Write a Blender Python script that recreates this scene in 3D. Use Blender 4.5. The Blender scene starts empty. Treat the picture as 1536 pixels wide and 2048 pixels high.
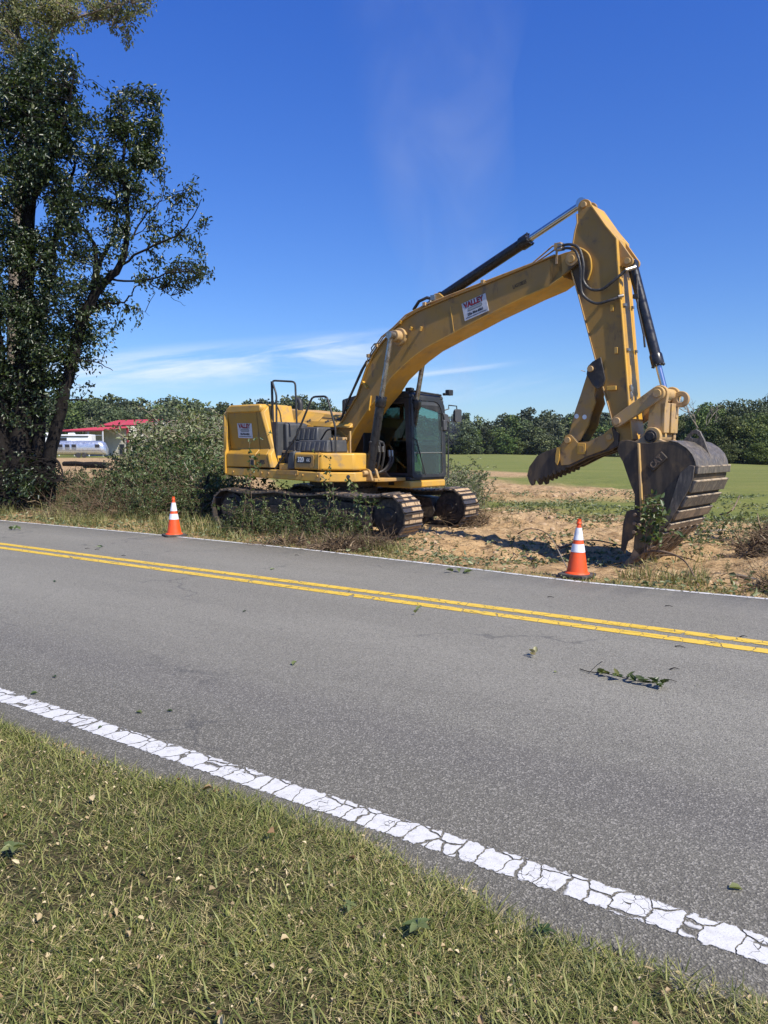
import bpy, bmesh, math, random
import numpy as np
from mathutils import Vector, Matrix
R = math.radians
scene = bpy.context.scene
COL = scene.collection

# ---------------------------------------------------------------- camera
F_PX, EYE, HORIZON = 1540.0, 1.6, 895.0
PITCH = math.atan((1024 - HORIZON) / F_PX)
cam_d = bpy.data.cameras.new("camera")
cam_d.sensor_fit = 'VERTICAL'
cam_d.sensor_height = 36.0
cam_d.lens = F_PX / 2048 * 36.0
cam_d.clip_start = 0.05
cam_d.clip_end = 6000
cam = bpy.data.objects.new("camera", cam_d)
COL.objects.link(cam)
cam.location = (0, 0, EYE)
cam.rotation_euler = (math.pi / 2 - PITCH, 0, 0)
scene.camera = cam

# ---------------------------------------------------------------- light
SUN_EL = R(47)
SUN_AZ_X, SUN_AZ_Y = 0.68, -0.733          # horizontal direction towards the sun
sun_dir = Vector((SUN_AZ_X * math.cos(SUN_EL), SUN_AZ_Y * math.cos(SUN_EL), math.sin(SUN_EL))).normalized()
sun_d = bpy.data.lights.new("sun", 'SUN')
sun_d.energy = 5.0
sun_d.angle = R(0.53)
sun_d.color = (1.0, 0.94, 0.83)
sun = bpy.data.objects.new("sun", sun_d)
COL.objects.link(sun)
sun.rotation_euler = sun_dir.to_track_quat('Z', 'Y').to_euler()
sun.location = (20, -20, 30)

world = bpy.data.worlds.new("World")
scene.world = world
world.use_nodes = True
wt = world.node_tree
wt.nodes.clear()
def wn(t, **k):
    n = wt.nodes.new(t)
    for a, b in k.items(): setattr(n, a, b)
    return n
w_out = wn('ShaderNodeOutputWorld')
w_bg = wn('ShaderNodeBackground'); w_bg.inputs['Strength'].default_value = 0.087
sky = wn('ShaderNodeTexSky', sky_type='NISHITA')
sky.sun_disc = False
sky.sun_elevation = SUN_EL
sky.sun_rotation = math.atan2(SUN_AZ_X, SUN_AZ_Y)
sky.altitude = 200
sky.air_density = 1.0
sky.dust_density = 0.35
sky.ozone_density = 3.0
hs = wn('ShaderNodeHueSaturation'); hs.inputs['Saturation'].default_value = 1.12
tone = wn('ShaderNodeMix', data_type='RGBA', blend_type='MULTIPLY'); tone.inputs[0].default_value = 1.0
wt.links.new(sky.outputs[0], hs.inputs['Color']); wt.links.new(hs.outputs[0], tone.inputs[6])
# thin streaks of cirrus low in the sky, laid out by direction
tc = wn('ShaderNodeTexCoord')
sep = wn('ShaderNodeSeparateXYZ'); wt.links.new(tc.outputs['Generated'], sep.inputs[0])
def wmath(op, a, b=None, c=None):
    n = wn('ShaderNodeMath', operation=op)
    for i, v in enumerate((a, b, c)):
        if v is None: continue
        if isinstance(v, (int, float)): n.inputs[i].default_value = v
        else: wt.links.new(v, n.inputs[i])
    return n.outputs[0]
az = wmath('ARCTAN2', sep.outputs[0], sep.outputs[1])
el = wmath('ARCSINE', sep.outputs[2])
tm = wn('ShaderNodeMapRange', interpolation_type='LINEAR'); tm.inputs[1].default_value = 0.08; tm.inputs[2].default_value = 0.52; wt.links.new(el, tm.inputs[0])
tmix = wn('ShaderNodeMix', data_type='RGBA'); wt.links.new(tm.outputs[0], tmix.inputs[0]); tmix.inputs[6].default_value = (0.73, 0.91, 1.23, 1); tmix.inputs[7].default_value = (0.50, 0.84, 1.66, 1)
wt.links.new(tmix.outputs[2], tone.inputs[7])
tilt = wmath('SUBTRACT', el, wmath('MULTIPLY', az, 0.10))
cmb = wn('ShaderNodeCombineXYZ')
wt.links.new(wmath('MULTIPLY', az, 3.2), cmb.inputs[0])
wt.links.new(wmath('MULTIPLY', tilt, 26.0), cmb.inputs[1])
cn = wn('ShaderNodeTexNoise'); cn.inputs['Scale'].default_value = 1.0
cn.inputs['Detail'].default_value = 6; cn.inputs['Roughness'].default_value = 0.58; cn.inputs['Distortion'].default_value = 0.5
wt.links.new(cmb.outputs[0], cn.inputs['Vector'])
def wband(x, lo0, lo1, hi1, hi0):
    up = wn('ShaderNodeMapRange', interpolation_type='SMOOTHSTEP'); up.inputs[1].default_value = lo0; up.inputs[2].default_value = lo1
    dn = wn('ShaderNodeMapRange', interpolation_type='SMOOTHSTEP'); dn.inputs[1].default_value = hi1; dn.inputs[2].default_value = hi0
    dn.inputs[3].default_value = 1; dn.inputs[4].default_value = 0
    wt.links.new(x, up.inputs[0]); wt.links.new(x, dn.inputs[0])
    return wmath('MULTIPLY', up.outputs[0], dn.outputs[0])
rmp = wn('ShaderNodeMapRange', interpolation_type='SMOOTHSTEP')
rmp.inputs[1].default_value = 0.40; rmp.inputs[2].default_value = 0.66
wt.links.new(cn.outputs['Fac'], rmp.inputs[0])
left = wmath('MULTIPLY', wband(tilt, 0.085, 0.125, 0.128, 0.158), wband(az, -0.62, -0.32, -0.08, 0.10))
wisp = wmath('MULTIPLY', wband(tilt, 0.078, 0.0885, 0.090, 0.098), wband(az, -0.12, 0.02, 0.06, 0.22))
wisp2 = wmath('MULTIPLY', wmath('MULTIPLY', wband(tilt, 0.04, 0.06, 0.075, 0.085), wband(az, -0.3, -0.05, 0.1, 0.35)), 0.35)
cl = wmath('MULTIPLY', wmath('ADD', wmath('MULTIPLY', left, 0.95), wmath('ADD', wmath('MULTIPLY', wisp, 0.5), wisp2)), rmp.outputs[0])
cl = wmath('ADD', cl, wmath('MULTIPLY', wmath('MULTIPLY', wband(tilt, 0.0835, 0.0885, 0.0895, 0.0935), wband(az, -0.1, 0.03, 0.08, 0.19)), wmath('MULTIPLY', cn.outputs['Fac'], 0.85)))
mixc = wn('ShaderNodeMix', data_type='RGBA')
wt.links.new(cl, mixc.inputs[0])
wt.links.new(tone.outputs[2], mixc.inputs[6])
mixc.inputs[7].default_value = (7.2, 8.2, 9.8, 1)
wt.links.new(mixc.outputs[2], w_bg.inputs['Color'])
wt.links.new(w_bg.outputs[0], w_out.inputs['Surface'])

vs = scene.view_settings
scene.display_settings.display_device = 'sRGB'
vs.view_transform = 'Standard'
vs.look = 'None'
vs.exposure = 0.42
vs.gamma = 1.0
scene.cycles.max_bounces = 6
scene.cycles.transparent_max_bounces = 12
scene.cycles.volume_bounces = 0
scene.cycles.volume_step_rate = 3.0
scene.cycles.use_denoising = True

# ---------------------------------------------------------------- helpers
def point(u, v, D):
    """Place at distance D along the view from the photographer's eye."""
    x = (u - 768) / F_PX; z = -(v - 1024) / F_PX
    c, s = math.cos(PITCH), math.sin(PITCH)
    d = Vector((x, c + s * z, -s + c * z)); d *= D / d.y
    return Vector((d.x, d.y, d.z + EYE))
def on_ground(u, v):
    x = (u - 768) / F_PX; z = -(v - 1024) / F_PX
    c, s = math.cos(PITCH), math.sin(PITCH)
    d = Vector((x, c + s * z, -s + c * z)); d *= -EYE / d.z
    return Vector((d.x, d.y, 0))

def tag(o, label=None, cat=None, group=None, kind=None):
    if label: o['label'] = label
    if cat: o['category'] = cat
    if group: o['group'] = group
    if kind: o['kind'] = kind
    return o
def empty(name, loc, rz=0.0):
    o = bpy.data.objects.new(name, None); COL.objects.link(o)
    o.location = loc; o.rotation_euler = (0, 0, rz); o.empty_display_size = 0.2
    return o
def link(name, me, parent=None):
    o = bpy.data.objects.new(name, me); COL.objects.link(o)
    if parent: o.parent = parent
    return o

class MB:
    """Collects shapes into one mesh."""
    def __init__(s): s.v = []; s.f = []; s.m = []
    def add(s, vs, fs, mi=0):
        b = len(s.v); s.v += [tuple(p) for p in vs]
        s.f += [tuple(b + i for i in f) for f in fs]; s.m += [mi] * len(fs)
    def box(s, x0, x1, y0, y1, z0, z1, mi=0, M=None):
        p = [Vector((x, y, z)) for x in (x0, x1) for y in (y0, y1) for z in (z0, z1)]
        if M is not None: p = [M @ q for q in p]
        s.add(p, [(0, 1, 3, 2), (4, 6, 7, 5), (0, 4, 5, 1), (2, 3, 7, 6), (0, 2, 6, 4), (1, 5, 7, 3)], mi)
    def prism(s, prof, y0, y1, mi=0):
        """(x, z) outline pushed along y"""
        n = len(prof)
        a = sum(prof[i][0] * prof[(i + 1) % n][1] - prof[(i + 1) % n][0] * prof[i][1] for i in range(n))
        if a < 0: prof = prof[::-1]
        p = [(x, y0, z) for x, z in prof] + [(x, y1, z) for x, z in prof]
        f = [tuple(range(n)), tuple(range(2 * n - 1, n - 1, -1))]
        f += [(i, i + n, (i + 1) % n + n, (i + 1) % n) for i in range(n)]
        s.add(p, f, mi)
    def slab(s, prof, z0, z1, mi=0):
        """(x, y) outline pushed up z"""
        n = len(prof)
        a = sum(prof[i][0] * prof[(i + 1) % n][1] - prof[(i + 1) % n][0] * prof[i][1] for i in range(n))
        if a < 0: prof = prof[::-1]
        p = [(x, y, z0) for x, y in prof] + [(x, y, z1) for x, y in prof]
        f = [tuple(range(n - 1, -1, -1)), tuple(range(n, 2 * n))]
        f += [(i, (i + 1) % n, (i + 1) % n + n, i + n) for i in range(n)]
        s.add(p, f, mi)
    def loft(s, secs, caps=True, closed=True, mi=0):
        n = len(secs[0]); p = [q for sec in secs for q in sec]; f = []
        for k in range(len(secs) - 1):
            for i in range(n if closed else n - 1):
                j = (i + 1) % n
                f.append((k * n + i, k * n + j, (k + 1) * n + j, (k + 1) * n + i))
        if caps and closed:
            f.append(tuple(range(n - 1, -1, -1))); f.append(tuple((len(secs) - 1) * n + i for i in range(n)))
        s.add(p, f, mi)
    def tube(s, pts, r, n=8, mi=0, caps=True):
        pts = [Vector(p) for p in pts]; m = len(pts)
        rs = r if isinstance(r, (list, tuple)) else [r] * m
        t0 = (pts[1] - pts[0]).normalized()
        up = Vector((0, 0, 1)) if abs(t0.z) < 0.9 else Vector((1, 0, 0))
        a = t0.cross(up).normalized(); secs = []
        for i, p in enumerate(pts):
            t = (pts[min(i + 1, m - 1)] - pts[max(i - 1, 0)])
            t = t.normalized() if t.length > 1e-9 else t0
            a = (a - t * a.dot(t))
            a = a.normalized() if a.length > 1e-6 else t.orthogonal().normalized()
            b = t.cross(a)
            secs.append([p + (a * math.cos(2 * math.pi * k / n) + b * math.sin(2 * math.pi * k / n)) * rs[i] for k in range(n)])
        s.loft(secs, caps, True, mi)
    def cyl(s, p0, p1, r0, r1=None, n=20, mi=0):
        s.tube([p0, p1], [r0, r0 if r1 is None else r1], n, mi)
    def lathe(s, prof, n=28, mi=0, M=None):
        """(r, z) profile spun about z"""
        secs = []
        for r, z in prof:
            q = [Vector((r * math.cos(2 * math.pi * k / n), r * math.sin(2 * math.pi * k / n), z)) for k in range(n)]
            secs.append([M @ w for w in q] if M is not None else q)
        s.loft(secs, True, True, mi)
    def ring(s, outer, inner, y0, y1, axis='y', mi=0):
        """flat frame between two outlines with equal counts, of real thickness"""
        n = len(outer)
        def P(q, d): return (q[0], d, q[1]) if axis == 'y' else (d, q[0], q[1])
        p = [P(q, y0) for q in outer] + [P(q, y0) for q in inner] + [P(q, y1) for q in outer] + [P(q, y1) for q in inner]
        f = []
        for i in range(n):
            j = (i + 1) % n
            f += [(i, j, n + j, n + i), (2 * n + i, 3 * n + i, 3 * n + j, 2 * n + j), (i, 2 * n + i, 2 * n + j, j), (n + i, n + j, 3 * n + j, 3 * n + i)]
        s.add(p, f, mi)
    def build(s, name, mats, parent=None, bevel=0, smooth=35, seg=2):
        me = bpy.data.meshes.new(name)
        me.from_pydata(s.v, [], s.f)
        for m in (mats if isinstance(mats, (list, tuple)) else [mats]): me.materials.append(m)
        if any(s.m): me.polygons.foreach_set('material_index', s.m)
        bm = bmesh.new(); bm.from_mesh(me); bmesh.ops.recalc_face_normals(bm, faces=bm.faces); bm.to_mesh(me); bm.free()
        if smooth:
            me.shade_smooth(); me.set_sharp_from_angle(angle=R(smooth))
        o = link(name, me, parent)
        if bevel:
            b = o.modifiers.new('bevel', 'BEVEL'); b.width = bevel; b.segments = seg; b.limit_method = 'ANGLE'; b.angle_limit = R(40)
            b.harden_normals = False
        return o

def np_mesh(name, V, F, mats, parent=None, tint=None, smooth=False, mi=None, o_link=True):
    """V (n,3), F (m,k) arrays straight into a mesh, with an optional per-face tint"""
    me = bpy.data.meshes.new(name)
    V = np.asarray(V, np.float32); F = np.asarray(F, np.int32); k = F.shape[1]
    me.vertices.add(len(V)); me.vertices.foreach_set('co', V.ravel())
    me.loops.add(F.size); me.loops.foreach_set('vertex_index', F.ravel())
    me.polygons.add(len(F)); me.polygons.foreach_set('loop_start', np.arange(0, F.size, k, dtype=np.int32))
    if smooth: me.polygons.foreach_set('use_smooth', np.ones(len(F), bool))
    for m in (mats if isinstance(mats, (list, tuple)) else [mats]): me.materials.append(m)
    if mi is not None: me.polygons.foreach_set('material_index', np.asarray(mi, np.int32))
    if tint is not None:
        a = me.attributes.new('tint', 'FLOAT', 'FACE'); a.data.foreach_set('value', np.asarray(tint, np.float32))
    me.update(calc_edges=True)
    return link(name, me, parent) if o_link else me

def hashn(ix, iy, seed):
    h = (ix.astype(np.int64) * 374761393 + iy.astype(np.int64) * 668265263 + seed * 974711) & 0x7fffffff
    h = ((h ^ (h >> 13)) * 1274126177) & 0x7fffffff
    return ((h ^ (h >> 16)) & 0xffff) / 65535.0
def vnoise(x, y, seed=0):
    ix = np.floor(x); iy = np.floor(y); fx = x - ix; fy = y - iy
    fx = fx * fx * (3 - 2 * fx); fy = fy * fy * (3 - 2 * fy)
    a = hashn(ix, iy, seed); b = hashn(ix + 1, iy, seed); c = hashn(ix, iy + 1, seed); d = hashn(ix + 1, iy + 1, seed)
    return (a * (1 - fx) + b * fx) * (1 - fy) + (c * (1 - fx) + d * fx) * fy
def fbm(x, y, seed=0, o=4):
    t = 0; a = 0.5
    for k in range(o):
        t = t + a * vnoise(x * 2 ** k, y * 2 ** k, seed + k * 17); a *= 0.5
    return t
def sstep(a, b, x):
    t = np.clip((x - a) / (b - a), 0, 1); return t * t * (3 - 2 * t)

# ---------------------------------------------------------------- materials
def new_mat(name):
    m = bpy.data.materials.new(name); m.use_nodes = True
    nt = m.node_tree; b = nt.nodes['Principled BSDF']
    return m, nt, b
def nd(nt, t, **k):
    n = nt.nodes.new(t)
    for a, b in k.items(): setattr(n, a, b)
    return n
def noise(nt, scale, detail=4, rough=0.55, coord='Object', stretch=None, dist=0):
    tc = nd(nt, 'ShaderNodeTexCoord'); src = tc.outputs[coord]
    if stretch:
        mp = nd(nt, 'ShaderNodeMapping'); mp.inputs['Scale'].default_value = stretch
        nt.links.new(src, mp.inputs[0]); src = mp.outputs[0]
    n = nd(nt, 'ShaderNodeTexNoise'); n.inputs['Scale'].default_value = scale
    n.inputs['Detail'].default_value = detail; n.inputs['Roughness'].default_value = rough; n.inputs['Distortion'].default_value = dist
    nt.links.new(src, n.inputs['Vector'])
    return n.outputs['Fac']
def rng_(nt, fac, a, b, c=0.0, d=1.0):
    m = nd(nt, 'ShaderNodeMapRange', interpolation_type='SMOOTHSTEP')
    m.inputs[1].default_value = a; m.inputs[2].default_value = b; m.inputs[3].default_value = c; m.inputs[4].default_value = d
    nt.links.new(fac, m.inputs[0]); return m.outputs[0]
def mixcol(nt, fac, c1, c2, blend='MIX'):
    m = nd(nt, 'ShaderNodeMix', data_type='RGBA', blend_type=blend)
    for i, c in ((0, fac), (6, c1), (7, c2)):
        if isinstance(c, (int, float)): m.inputs[i].default_value = c
        elif isinstance(c, (tuple, list)): m.inputs[i].default_value = (*c, 1)
        else: nt.links.new(c, m.inputs[i])
    return m.outputs[2]
def mth(nt, op, a, b=0.0):
    n = nd(nt, 'ShaderNodeMath', operation=op)
    for i, v in enumerate((a, b)):
        if isinstance(v, (int, float)): n.inputs[i].default_value = v
        else: nt.links.new(v, n.inputs[i])
    return n.outputs[0]
def bump(nt, b, h, strength, dist=0.01):
    n = nd(nt, 'ShaderNodeBump'); n.inputs['Strength'].default_value = strength; n.inputs['Distance'].default_value = dist
    nt.links.new(h, n.inputs['Height']); nt.links.new(n.outputs[0], b.inputs['Normal'])
def simple(name, c, rough=0.5, metal=0.0, c2=None, scale=6.0, lo=0.42, hi=0.68, bmp=0.0, bscale=60.0, spec=0.5, stretch=None, c3=None, scale3=2.0, bdist=0.004):
    """paint / metal / wood with a second and third colour breaking it up"""
    m, nt, b = new_mat(name)
    b.inputs['Roughness'].default_value = rough; b.inputs['Metallic'].default_value = metal
    b.inputs['Specular IOR Level'].default_value = spec
    out = None
    if c2:
        out = mixcol(nt, rng_(nt, noise(nt, scale, 6, 0.62, stretch=stretch), lo, hi), c, c2)
        if c3: out = mixcol(nt, rng_(nt, noise(nt, scale3, 6, 0.65), 0.55, 0.72), out, c3)
        nt.links.new(out, b.inputs['Base Color'])
        nt.links.new(rng_(nt, noise(nt, scale * 1.7, 4), 0.3, 0.7, max(0.05, rough - 0.1), min(1, rough + 0.15)), b.inputs['Roughness'])
    else: b.inputs['Base Color'].default_value = (*c, 1)
    if bmp: bump(nt, b, noise(nt, bscale, 5, 0.6), bmp, bdist)
    return m
def leafmat(name, stops, rough=0.45, trans=0.25, spec=0.5, vary=0.0):
    """foliage: colour picked per leaf from the face attribute 'tint'"""
    m, nt, b = new_mat(name)
    at = nd(nt, 'ShaderNodeAttribute', attribute_name='tint')
    cr = nd(nt, 'ShaderNodeValToRGB'); e = cr.color_ramp.elements
    e[0].position, e[0].color = stops[0][0], (*stops[0][1], 1)
    e[1].position, e[1].color = stops[-1][0], (*stops[-1][1], 1)
    for p, c in stops[1:-1]:
        q = e.new(p); q.color = (*c, 1)
    nt.links.new(at.outputs['Fac'], cr.inputs[0])
    col = cr.outputs[0]
    if vary:                                             # trees of a wood differ: each crown has its own shade
        oi = nd(nt, 'ShaderNodeObjectInfo'); hv = nd(nt, 'ShaderNodeHueSaturation')
        nt.links.new(rng_(nt, oi.outputs['Random'], 0, 1, .485, .515), hv.inputs['Hue']); nt.links.new(rng_(nt, mth(nt, 'FRACT', mth(nt, 'MULTIPLY', oi.outputs['Random'], 7.31)), 0, 1, 1 - vary, 1 + vary), hv.inputs['Value'])
        nt.links.new(rng_(nt, mth(nt, 'FRACT', mth(nt, 'MULTIPLY', oi.outputs['Random'], 13.7)), 0, 1, .7, 1.15), hv.inputs['Saturation']); nt.links.new(col, hv.inputs['Color']); col = hv.outputs[0]
    nt.links.new(col, b.inputs['Base Color'])
    b.inputs['Roughness'].default_value = rough; b.inputs['Specular IOR Level'].default_value = spec
    if trans:
        tr = nd(nt, 'ShaderNodeBsdfTranslucent'); mx = nd(nt, 'ShaderNodeMixShader'); mx.inputs[0].default_value = trans
        out = nt.nodes['Material Output']
        nt.links.new(mixcol(nt, 1.0, col, (1.6, 1.7, 0.7), 'MULTIPLY'), tr.inputs[0])
        nt.links.new(b.outputs[0], mx.inputs[1]); nt.links.new(tr.outputs[0], mx.inputs[2]); nt.links.new(mx.outputs[0], out.inputs[0])
    return m
MAT = {}
MAT['paint'] = simple('yellow_paint', (0.61, 0.335, 0.042), 0.45, 0, (0.48, 0.285, 0.07), 2.6, 0.4, 0.66, c3=(0.34, 0.23, 0.11), scale3=3.2, bmp=0.05, bscale=25)
MAT['boom'] = simple('shaded_dusty_boom_paint', (0.38, 0.210, 0.038), 0.5, 0, (0.34, 0.20, 0.055), 2.6, 0.38, 0.66, c3=(0.17, 0.11, 0.055), scale3=3.4, bmp=0.07, bscale=25)  # yellow paint darkened evenly for grazing light on the boom side, dust mixed in
m_, nt_, b_ = MAT['boom'], MAT['boom'].node_tree, MAT['boom'].node_tree.nodes['Principled BSDF']
old = b_.inputs['Base Color'].links[0].from_socket                       # grease flung round the boom tip pivot, rust streaks
gm_ = nd(nt_, 'ShaderNodeTexCoord'); gv = nd(nt_, 'ShaderNodeVectorMath', operation='SUBTRACT'); nt_.links.new(gm_.outputs['Object'], gv.inputs[0]); gv.inputs[1].default_value = (5.06, -.25, 4.12)
gs = nd(nt_, 'ShaderNodeVectorMath', operation='MULTIPLY'); nt_.links.new(gv.outputs[0], gs.inputs[0]); gs.inputs[1].default_value = (1.5, .3, .75)
gl = nd(nt_, 'ShaderNodeVectorMath', operation='LENGTH'); nt_.links.new(gs.outputs[0], gl.inputs[0])
gf = rng_(nt_, mth(nt_, 'ADD', gl.outputs['Value'], mth(nt_, 'MULTIPLY', noise(nt_, 7, 6, .7), -.35)), .16, -.02, 0, .8)
nt_.links.new(mixcol(nt_, gf, mixcol(nt_, rng_(nt_, noise(nt_, 5, 6, .7, stretch=(1.6, 1.6, .35)), .57, .72, 0, .6), old, (.10, .055, .025)), (.02, .016, .012)), b_.inputs['Base Color'])
MAT['side_paint'] = simple('shaded_side_paint', (0.42, 0.225, 0.024), 0.45, 0, (0.34, 0.19, 0.035), 2.6, 0.4, 0.7, c3=(0.22, 0.14, 0.06), scale3=4)  # yellow paint darkened to put the shade on the door into its colour
MAT['paint_dirty'] = simple('dusty_yellow_paint', (0.44, 0.245, 0.05), 0.6, 0, (0.35, 0.22, 0.09), 4.0, 0.38, 0.62, c3=(0.13, 0.085, 0.045), scale3=4.5, bmp=0.08, bscale=30)
MAT['link'] = simple('dusty_link_paint', (0.46, 0.29, 0.10), 0.65, 0, (0.40, 0.27, 0.14), 6.0, 0.4, 0.62, c3=(0.12, 0.08, 0.05), scale3=5.0, bmp=0.1, bscale=40)
MAT['black'] = simple('black_plastic', (0.022, 0.023, 0.025), 0.5, 0, (0.05, 0.047, 0.043), 5, 0.45, 0.75, bmp=0.05)
MAT['step'] = simple('grey_black_plastic', (0.05, 0.053, 0.057), 0.55, 0, (0.085, 0.083, 0.08), 5, 0.45, 0.7, bmp=0.05)
MAT['cylinder'] = simple('black_cylinder_paint', (0.014, 0.014, 0.016), 0.3, 0, (0.05, 0.045, 0.04), 7, 0.5, 0.8)
MAT['chrome'] = simple('chrome', (0.62, 0.61, 0.60), 0.22, 1.0)
MAT['dull_chrome'] = simple('dusty_chrome', (0.42, 0.39, 0.35), 0.3, 0.9, (0.25, 0.2, 0.16), 8)
MAT['fitting'] = simple('zinc_fitting', (0.34, 0.32, 0.28), 0.35, 0.8)
MAT['hose'] = simple('hose_rubber', (0.03, 0.029, 0.028), 0.5, 0, (0.16, 0.14, 0.12), 30, 0.5, 0.8)
MAT['grease'] = simple('grease_black', (0.012, 0.011, 0.010), 0.45)
MAT['steel'] = simple('track_steel', (0.035, 0.03, 0.027), 0.5, 0.3, (0.10, 0.08, 0.06), 14, 0.4, 0.7, bmp=0.15, bscale=50)
MAT['shoe'] = simple('shoe_worn_steel', (0.10, 0.09, 0.085), 0.38, 0.6, (0.16, 0.12, 0.085), 18, 0.4, 0.7, bmp=0.15, bscale=50)
MAT['clay'] = simple('caked_clay', (0.46, 0.33, 0.20), 0.9, 0, (0.36, 0.25, 0.15), 16, 0.4, 0.65, bmp=0.5, bscale=40, spec=0.2)
MAT['bucket'] = simple('worn_bucket_steel', (0.058, 0.047, 0.036), 0.6, 0.0, (0.115, 0.086, 0.055), 6, 0.38, 0.64, spec=0.25, bmp=0.12, bscale=35, stretch=(1.5, 1, 0.35), c3=(0.19, 0.125, 0.06), scale3=3.4)
MAT['bucket_lit'] = simple('scraped_lit_bucket_plate', (0.085, 0.074, 0.062), 0.5, 0.1, (0.20, 0.17, 0.13), 8, 0.40, 0.7, spec=0.35, bmp=0.12, bscale=35, stretch=(4, 4, 0.5), c3=(0.24, 0.19, 0.14), scale3=9)  # scraped steel, also made paler in colour to paint the sunlit bucket faces
MAT['bucket_edge'] = simple('dusty_bucket_edge', (0.26, 0.185, 0.115), 0.7, 0.1, (0.13, 0.095, 0.065), 7, 0.4, 0.65, bmp=0.15, bscale=40)
MAT['white'] = simple('decal_white', (0.62, 0.62, 0.63), 0.5, 0, (0.52, 0.51, 0.5), 8)
MAT['red'] = simple('decal_red', (0.42, 0.02, 0.03), 0.5)
MAT['ink'] = simple('decal_black', (0.02, 0.02, 0.025), 0.5)
MAT['pill'] = simple('decal_grey', (0.30, 0.32, 0.32), 0.5)
MAT['stencil'] = simple('stencil_brown', (0.07, 0.045, 0.02), 0.6)
MAT['silver_ink'] = simple('badge_silver', (0.72, 0.72, 0.72), 0.3, 0.3)
MAT['tag'] = simple('warning_label', (0.55, 0.45, 0.05), 0.5)
def glassmat(name, tint, fac=0.10):
    m, nt, b = new_mat(name)
    nt.nodes.remove(b); out = nt.nodes['Material Output']
    t = nd(nt, 'ShaderNodeBsdfTransparent'); t.inputs[0].default_value = (*tint, 1)
    g = nd(nt, 'ShaderNodeBsdfGlossy'); g.inputs['Roughness'].default_value = 0.03
    d = nd(nt, 'ShaderNodeBsdfDiffuse'); d.inputs[0].default_value = (0.45, 0.5, 0.5, 1)
    lw = nd(nt, 'ShaderNodeLayerWeight')
    fr = mth(nt, 'ADD', mth(nt, 'MULTIPLY', mth(nt, 'POWER', lw.outputs['Facing'], 4.0), 0.7), 0.03)
    mx = nd(nt, 'ShaderNodeMixShader'); nt.links.new(fr, mx.inputs[0])
    nt.links.new(t.outputs[0], mx.inputs[1]); nt.links.new(g.outputs[0], mx.inputs[2])
    m2 = nd(nt, 'ShaderNodeMixShader'); m2.inputs[0].default_value = fac
    nt.links.new(mx.outputs[0], m2.inputs[1]); nt.links.new(d.outputs[0], m2.inputs[2]); nt.links.new(m2.outputs[0], out.inputs[0])
    return m
MAT['glass'] = glassmat('tinted_glass', (0.62, 0.78, 0.74), 0.05)
MAT['shaded_glass'] = glassmat('shaded_glass', (0.30, 0.36, 0.36), 0.0)  # deeper tint paints the boom's shadow over the cab's right window
MAT['orange'] = simple('cone_orange', (0.80, 0.085, 0.012), 0.45, 0, (0.70, 0.085, 0.02), 9, 0.45, 0.7)
MAT['reflective'] = simple('cone_white', (0.72, 0.73, 0.76), 0.45, 0, (0.52, 0.52, 0.54), 14, 0.45, 0.75)
MAT['cone_base'] = simple('cone_base_rubber', (0.05, 0.045, 0.04), 0.8, 0, (0.10, 0.085, 0.07), 20)
MAT['bark'] = simple('bark', (0.010, 0.008, 0.007), 0.9, 0, (0.022, 0.018, 0.015), 9, 0.4, 0.65, bmp=0.6, bscale=18, spec=0.2, stretch=(1, 1, 0.25), bdist=0.03)  # kept near black to put the crown's shade into the trunk colour
MAT['pale_bark'] = simple('pale_bark', (0.23, 0.19, 0.14), 0.9, 0, (0.13, 0.10, 0.075), 6, 0.4, 0.65, spec=0.2)
MAT['grey_wood'] = simple('bare_wood', (0.30, 0.25, 0.20), 0.9, 0, (0.2, 0.16, 0.12), 6, spec=0.2)
MAT['stick'] = simple('dead_stick', (0.20, 0.14, 0.095), 0.85, 0, (0.11, 0.075, 0.05), 10, spec=0.2)
MAT['leaf_tree'] = leafmat('glossy_dark_leaves', [(0, (0.013, 0.025, 0.008)), (0.5, (0.034, 0.056, 0.016)), (0.85, (0.075, 0.10, 0.028)), (1, (0.15, 0.15, 0.045))], 0.36, 0.25, 0.6)
MAT['leaf_light'] = leafmat('light_olive_leaves', [(0, (0.09, 0.11, 0.05)), (0.6, (0.17, 0.185, 0.085)), (1, (0.30, 0.28, 0.10))], 0.5, 0.3)
MAT['leaf_far'] = leafmat('far_tree_leaves', [(0, (0.034, 0.050, 0.020)), (0.5, (0.080, 0.108, 0.038)), (0.85, (0.145, 0.165, 0.052)), (1, (0.23, 0.22, 0.07))], 0.6, 0.15, 0.3, 0.45)
MAT['leaf_weed'] = leafmat('weed_leaves', [(0, (0.028, 0.055, 0.016)), (0.55, (0.08, 0.12, 0.038)), (1, (0.20, 0.22, 0.085))], 0.42, 0.25)
MAT['leaf_pale'] = leafmat('wilted_pale_leaves', [(0, (0.06, 0.08, 0.035)), (0.5, (0.145, 0.175, 0.075)), (0.85, (0.27, 0.29, 0.15)), (1, (0.36, 0.29, 0.17))], 0.5, 0.2)
MAT['grass'] = leafmat('lawn_grass', [(0, (0.036, 0.052, 0.011)), (0.45, (0.132, 0.155, 0.034)), (0.74, (0.29, 0.29, 0.085)), (0.86, (0.43, 0.37, 0.16)), (1, (0.58, 0.47, 0.25))], 0.5, 0.25, 0.4)
MAT['dry'] = leafmat('dry_leaves', [(0, (0.13, 0.06, 0.03)), (0.35, (0.30, 0.20, 0.10)), (0.75, (0.46, 0.36, 0.20)), (1, (0.60, 0.50, 0.32))], 0.6, 0.1, 0.3)
MAT['straw'] = leafmat('straw', [(0, (0.13, 0.085, 0.045)), (0.5, (0.34, 0.24, 0.13)), (1, (0.55, 0.43, 0.25))], 0.75, 0.1, 0.2)
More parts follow.
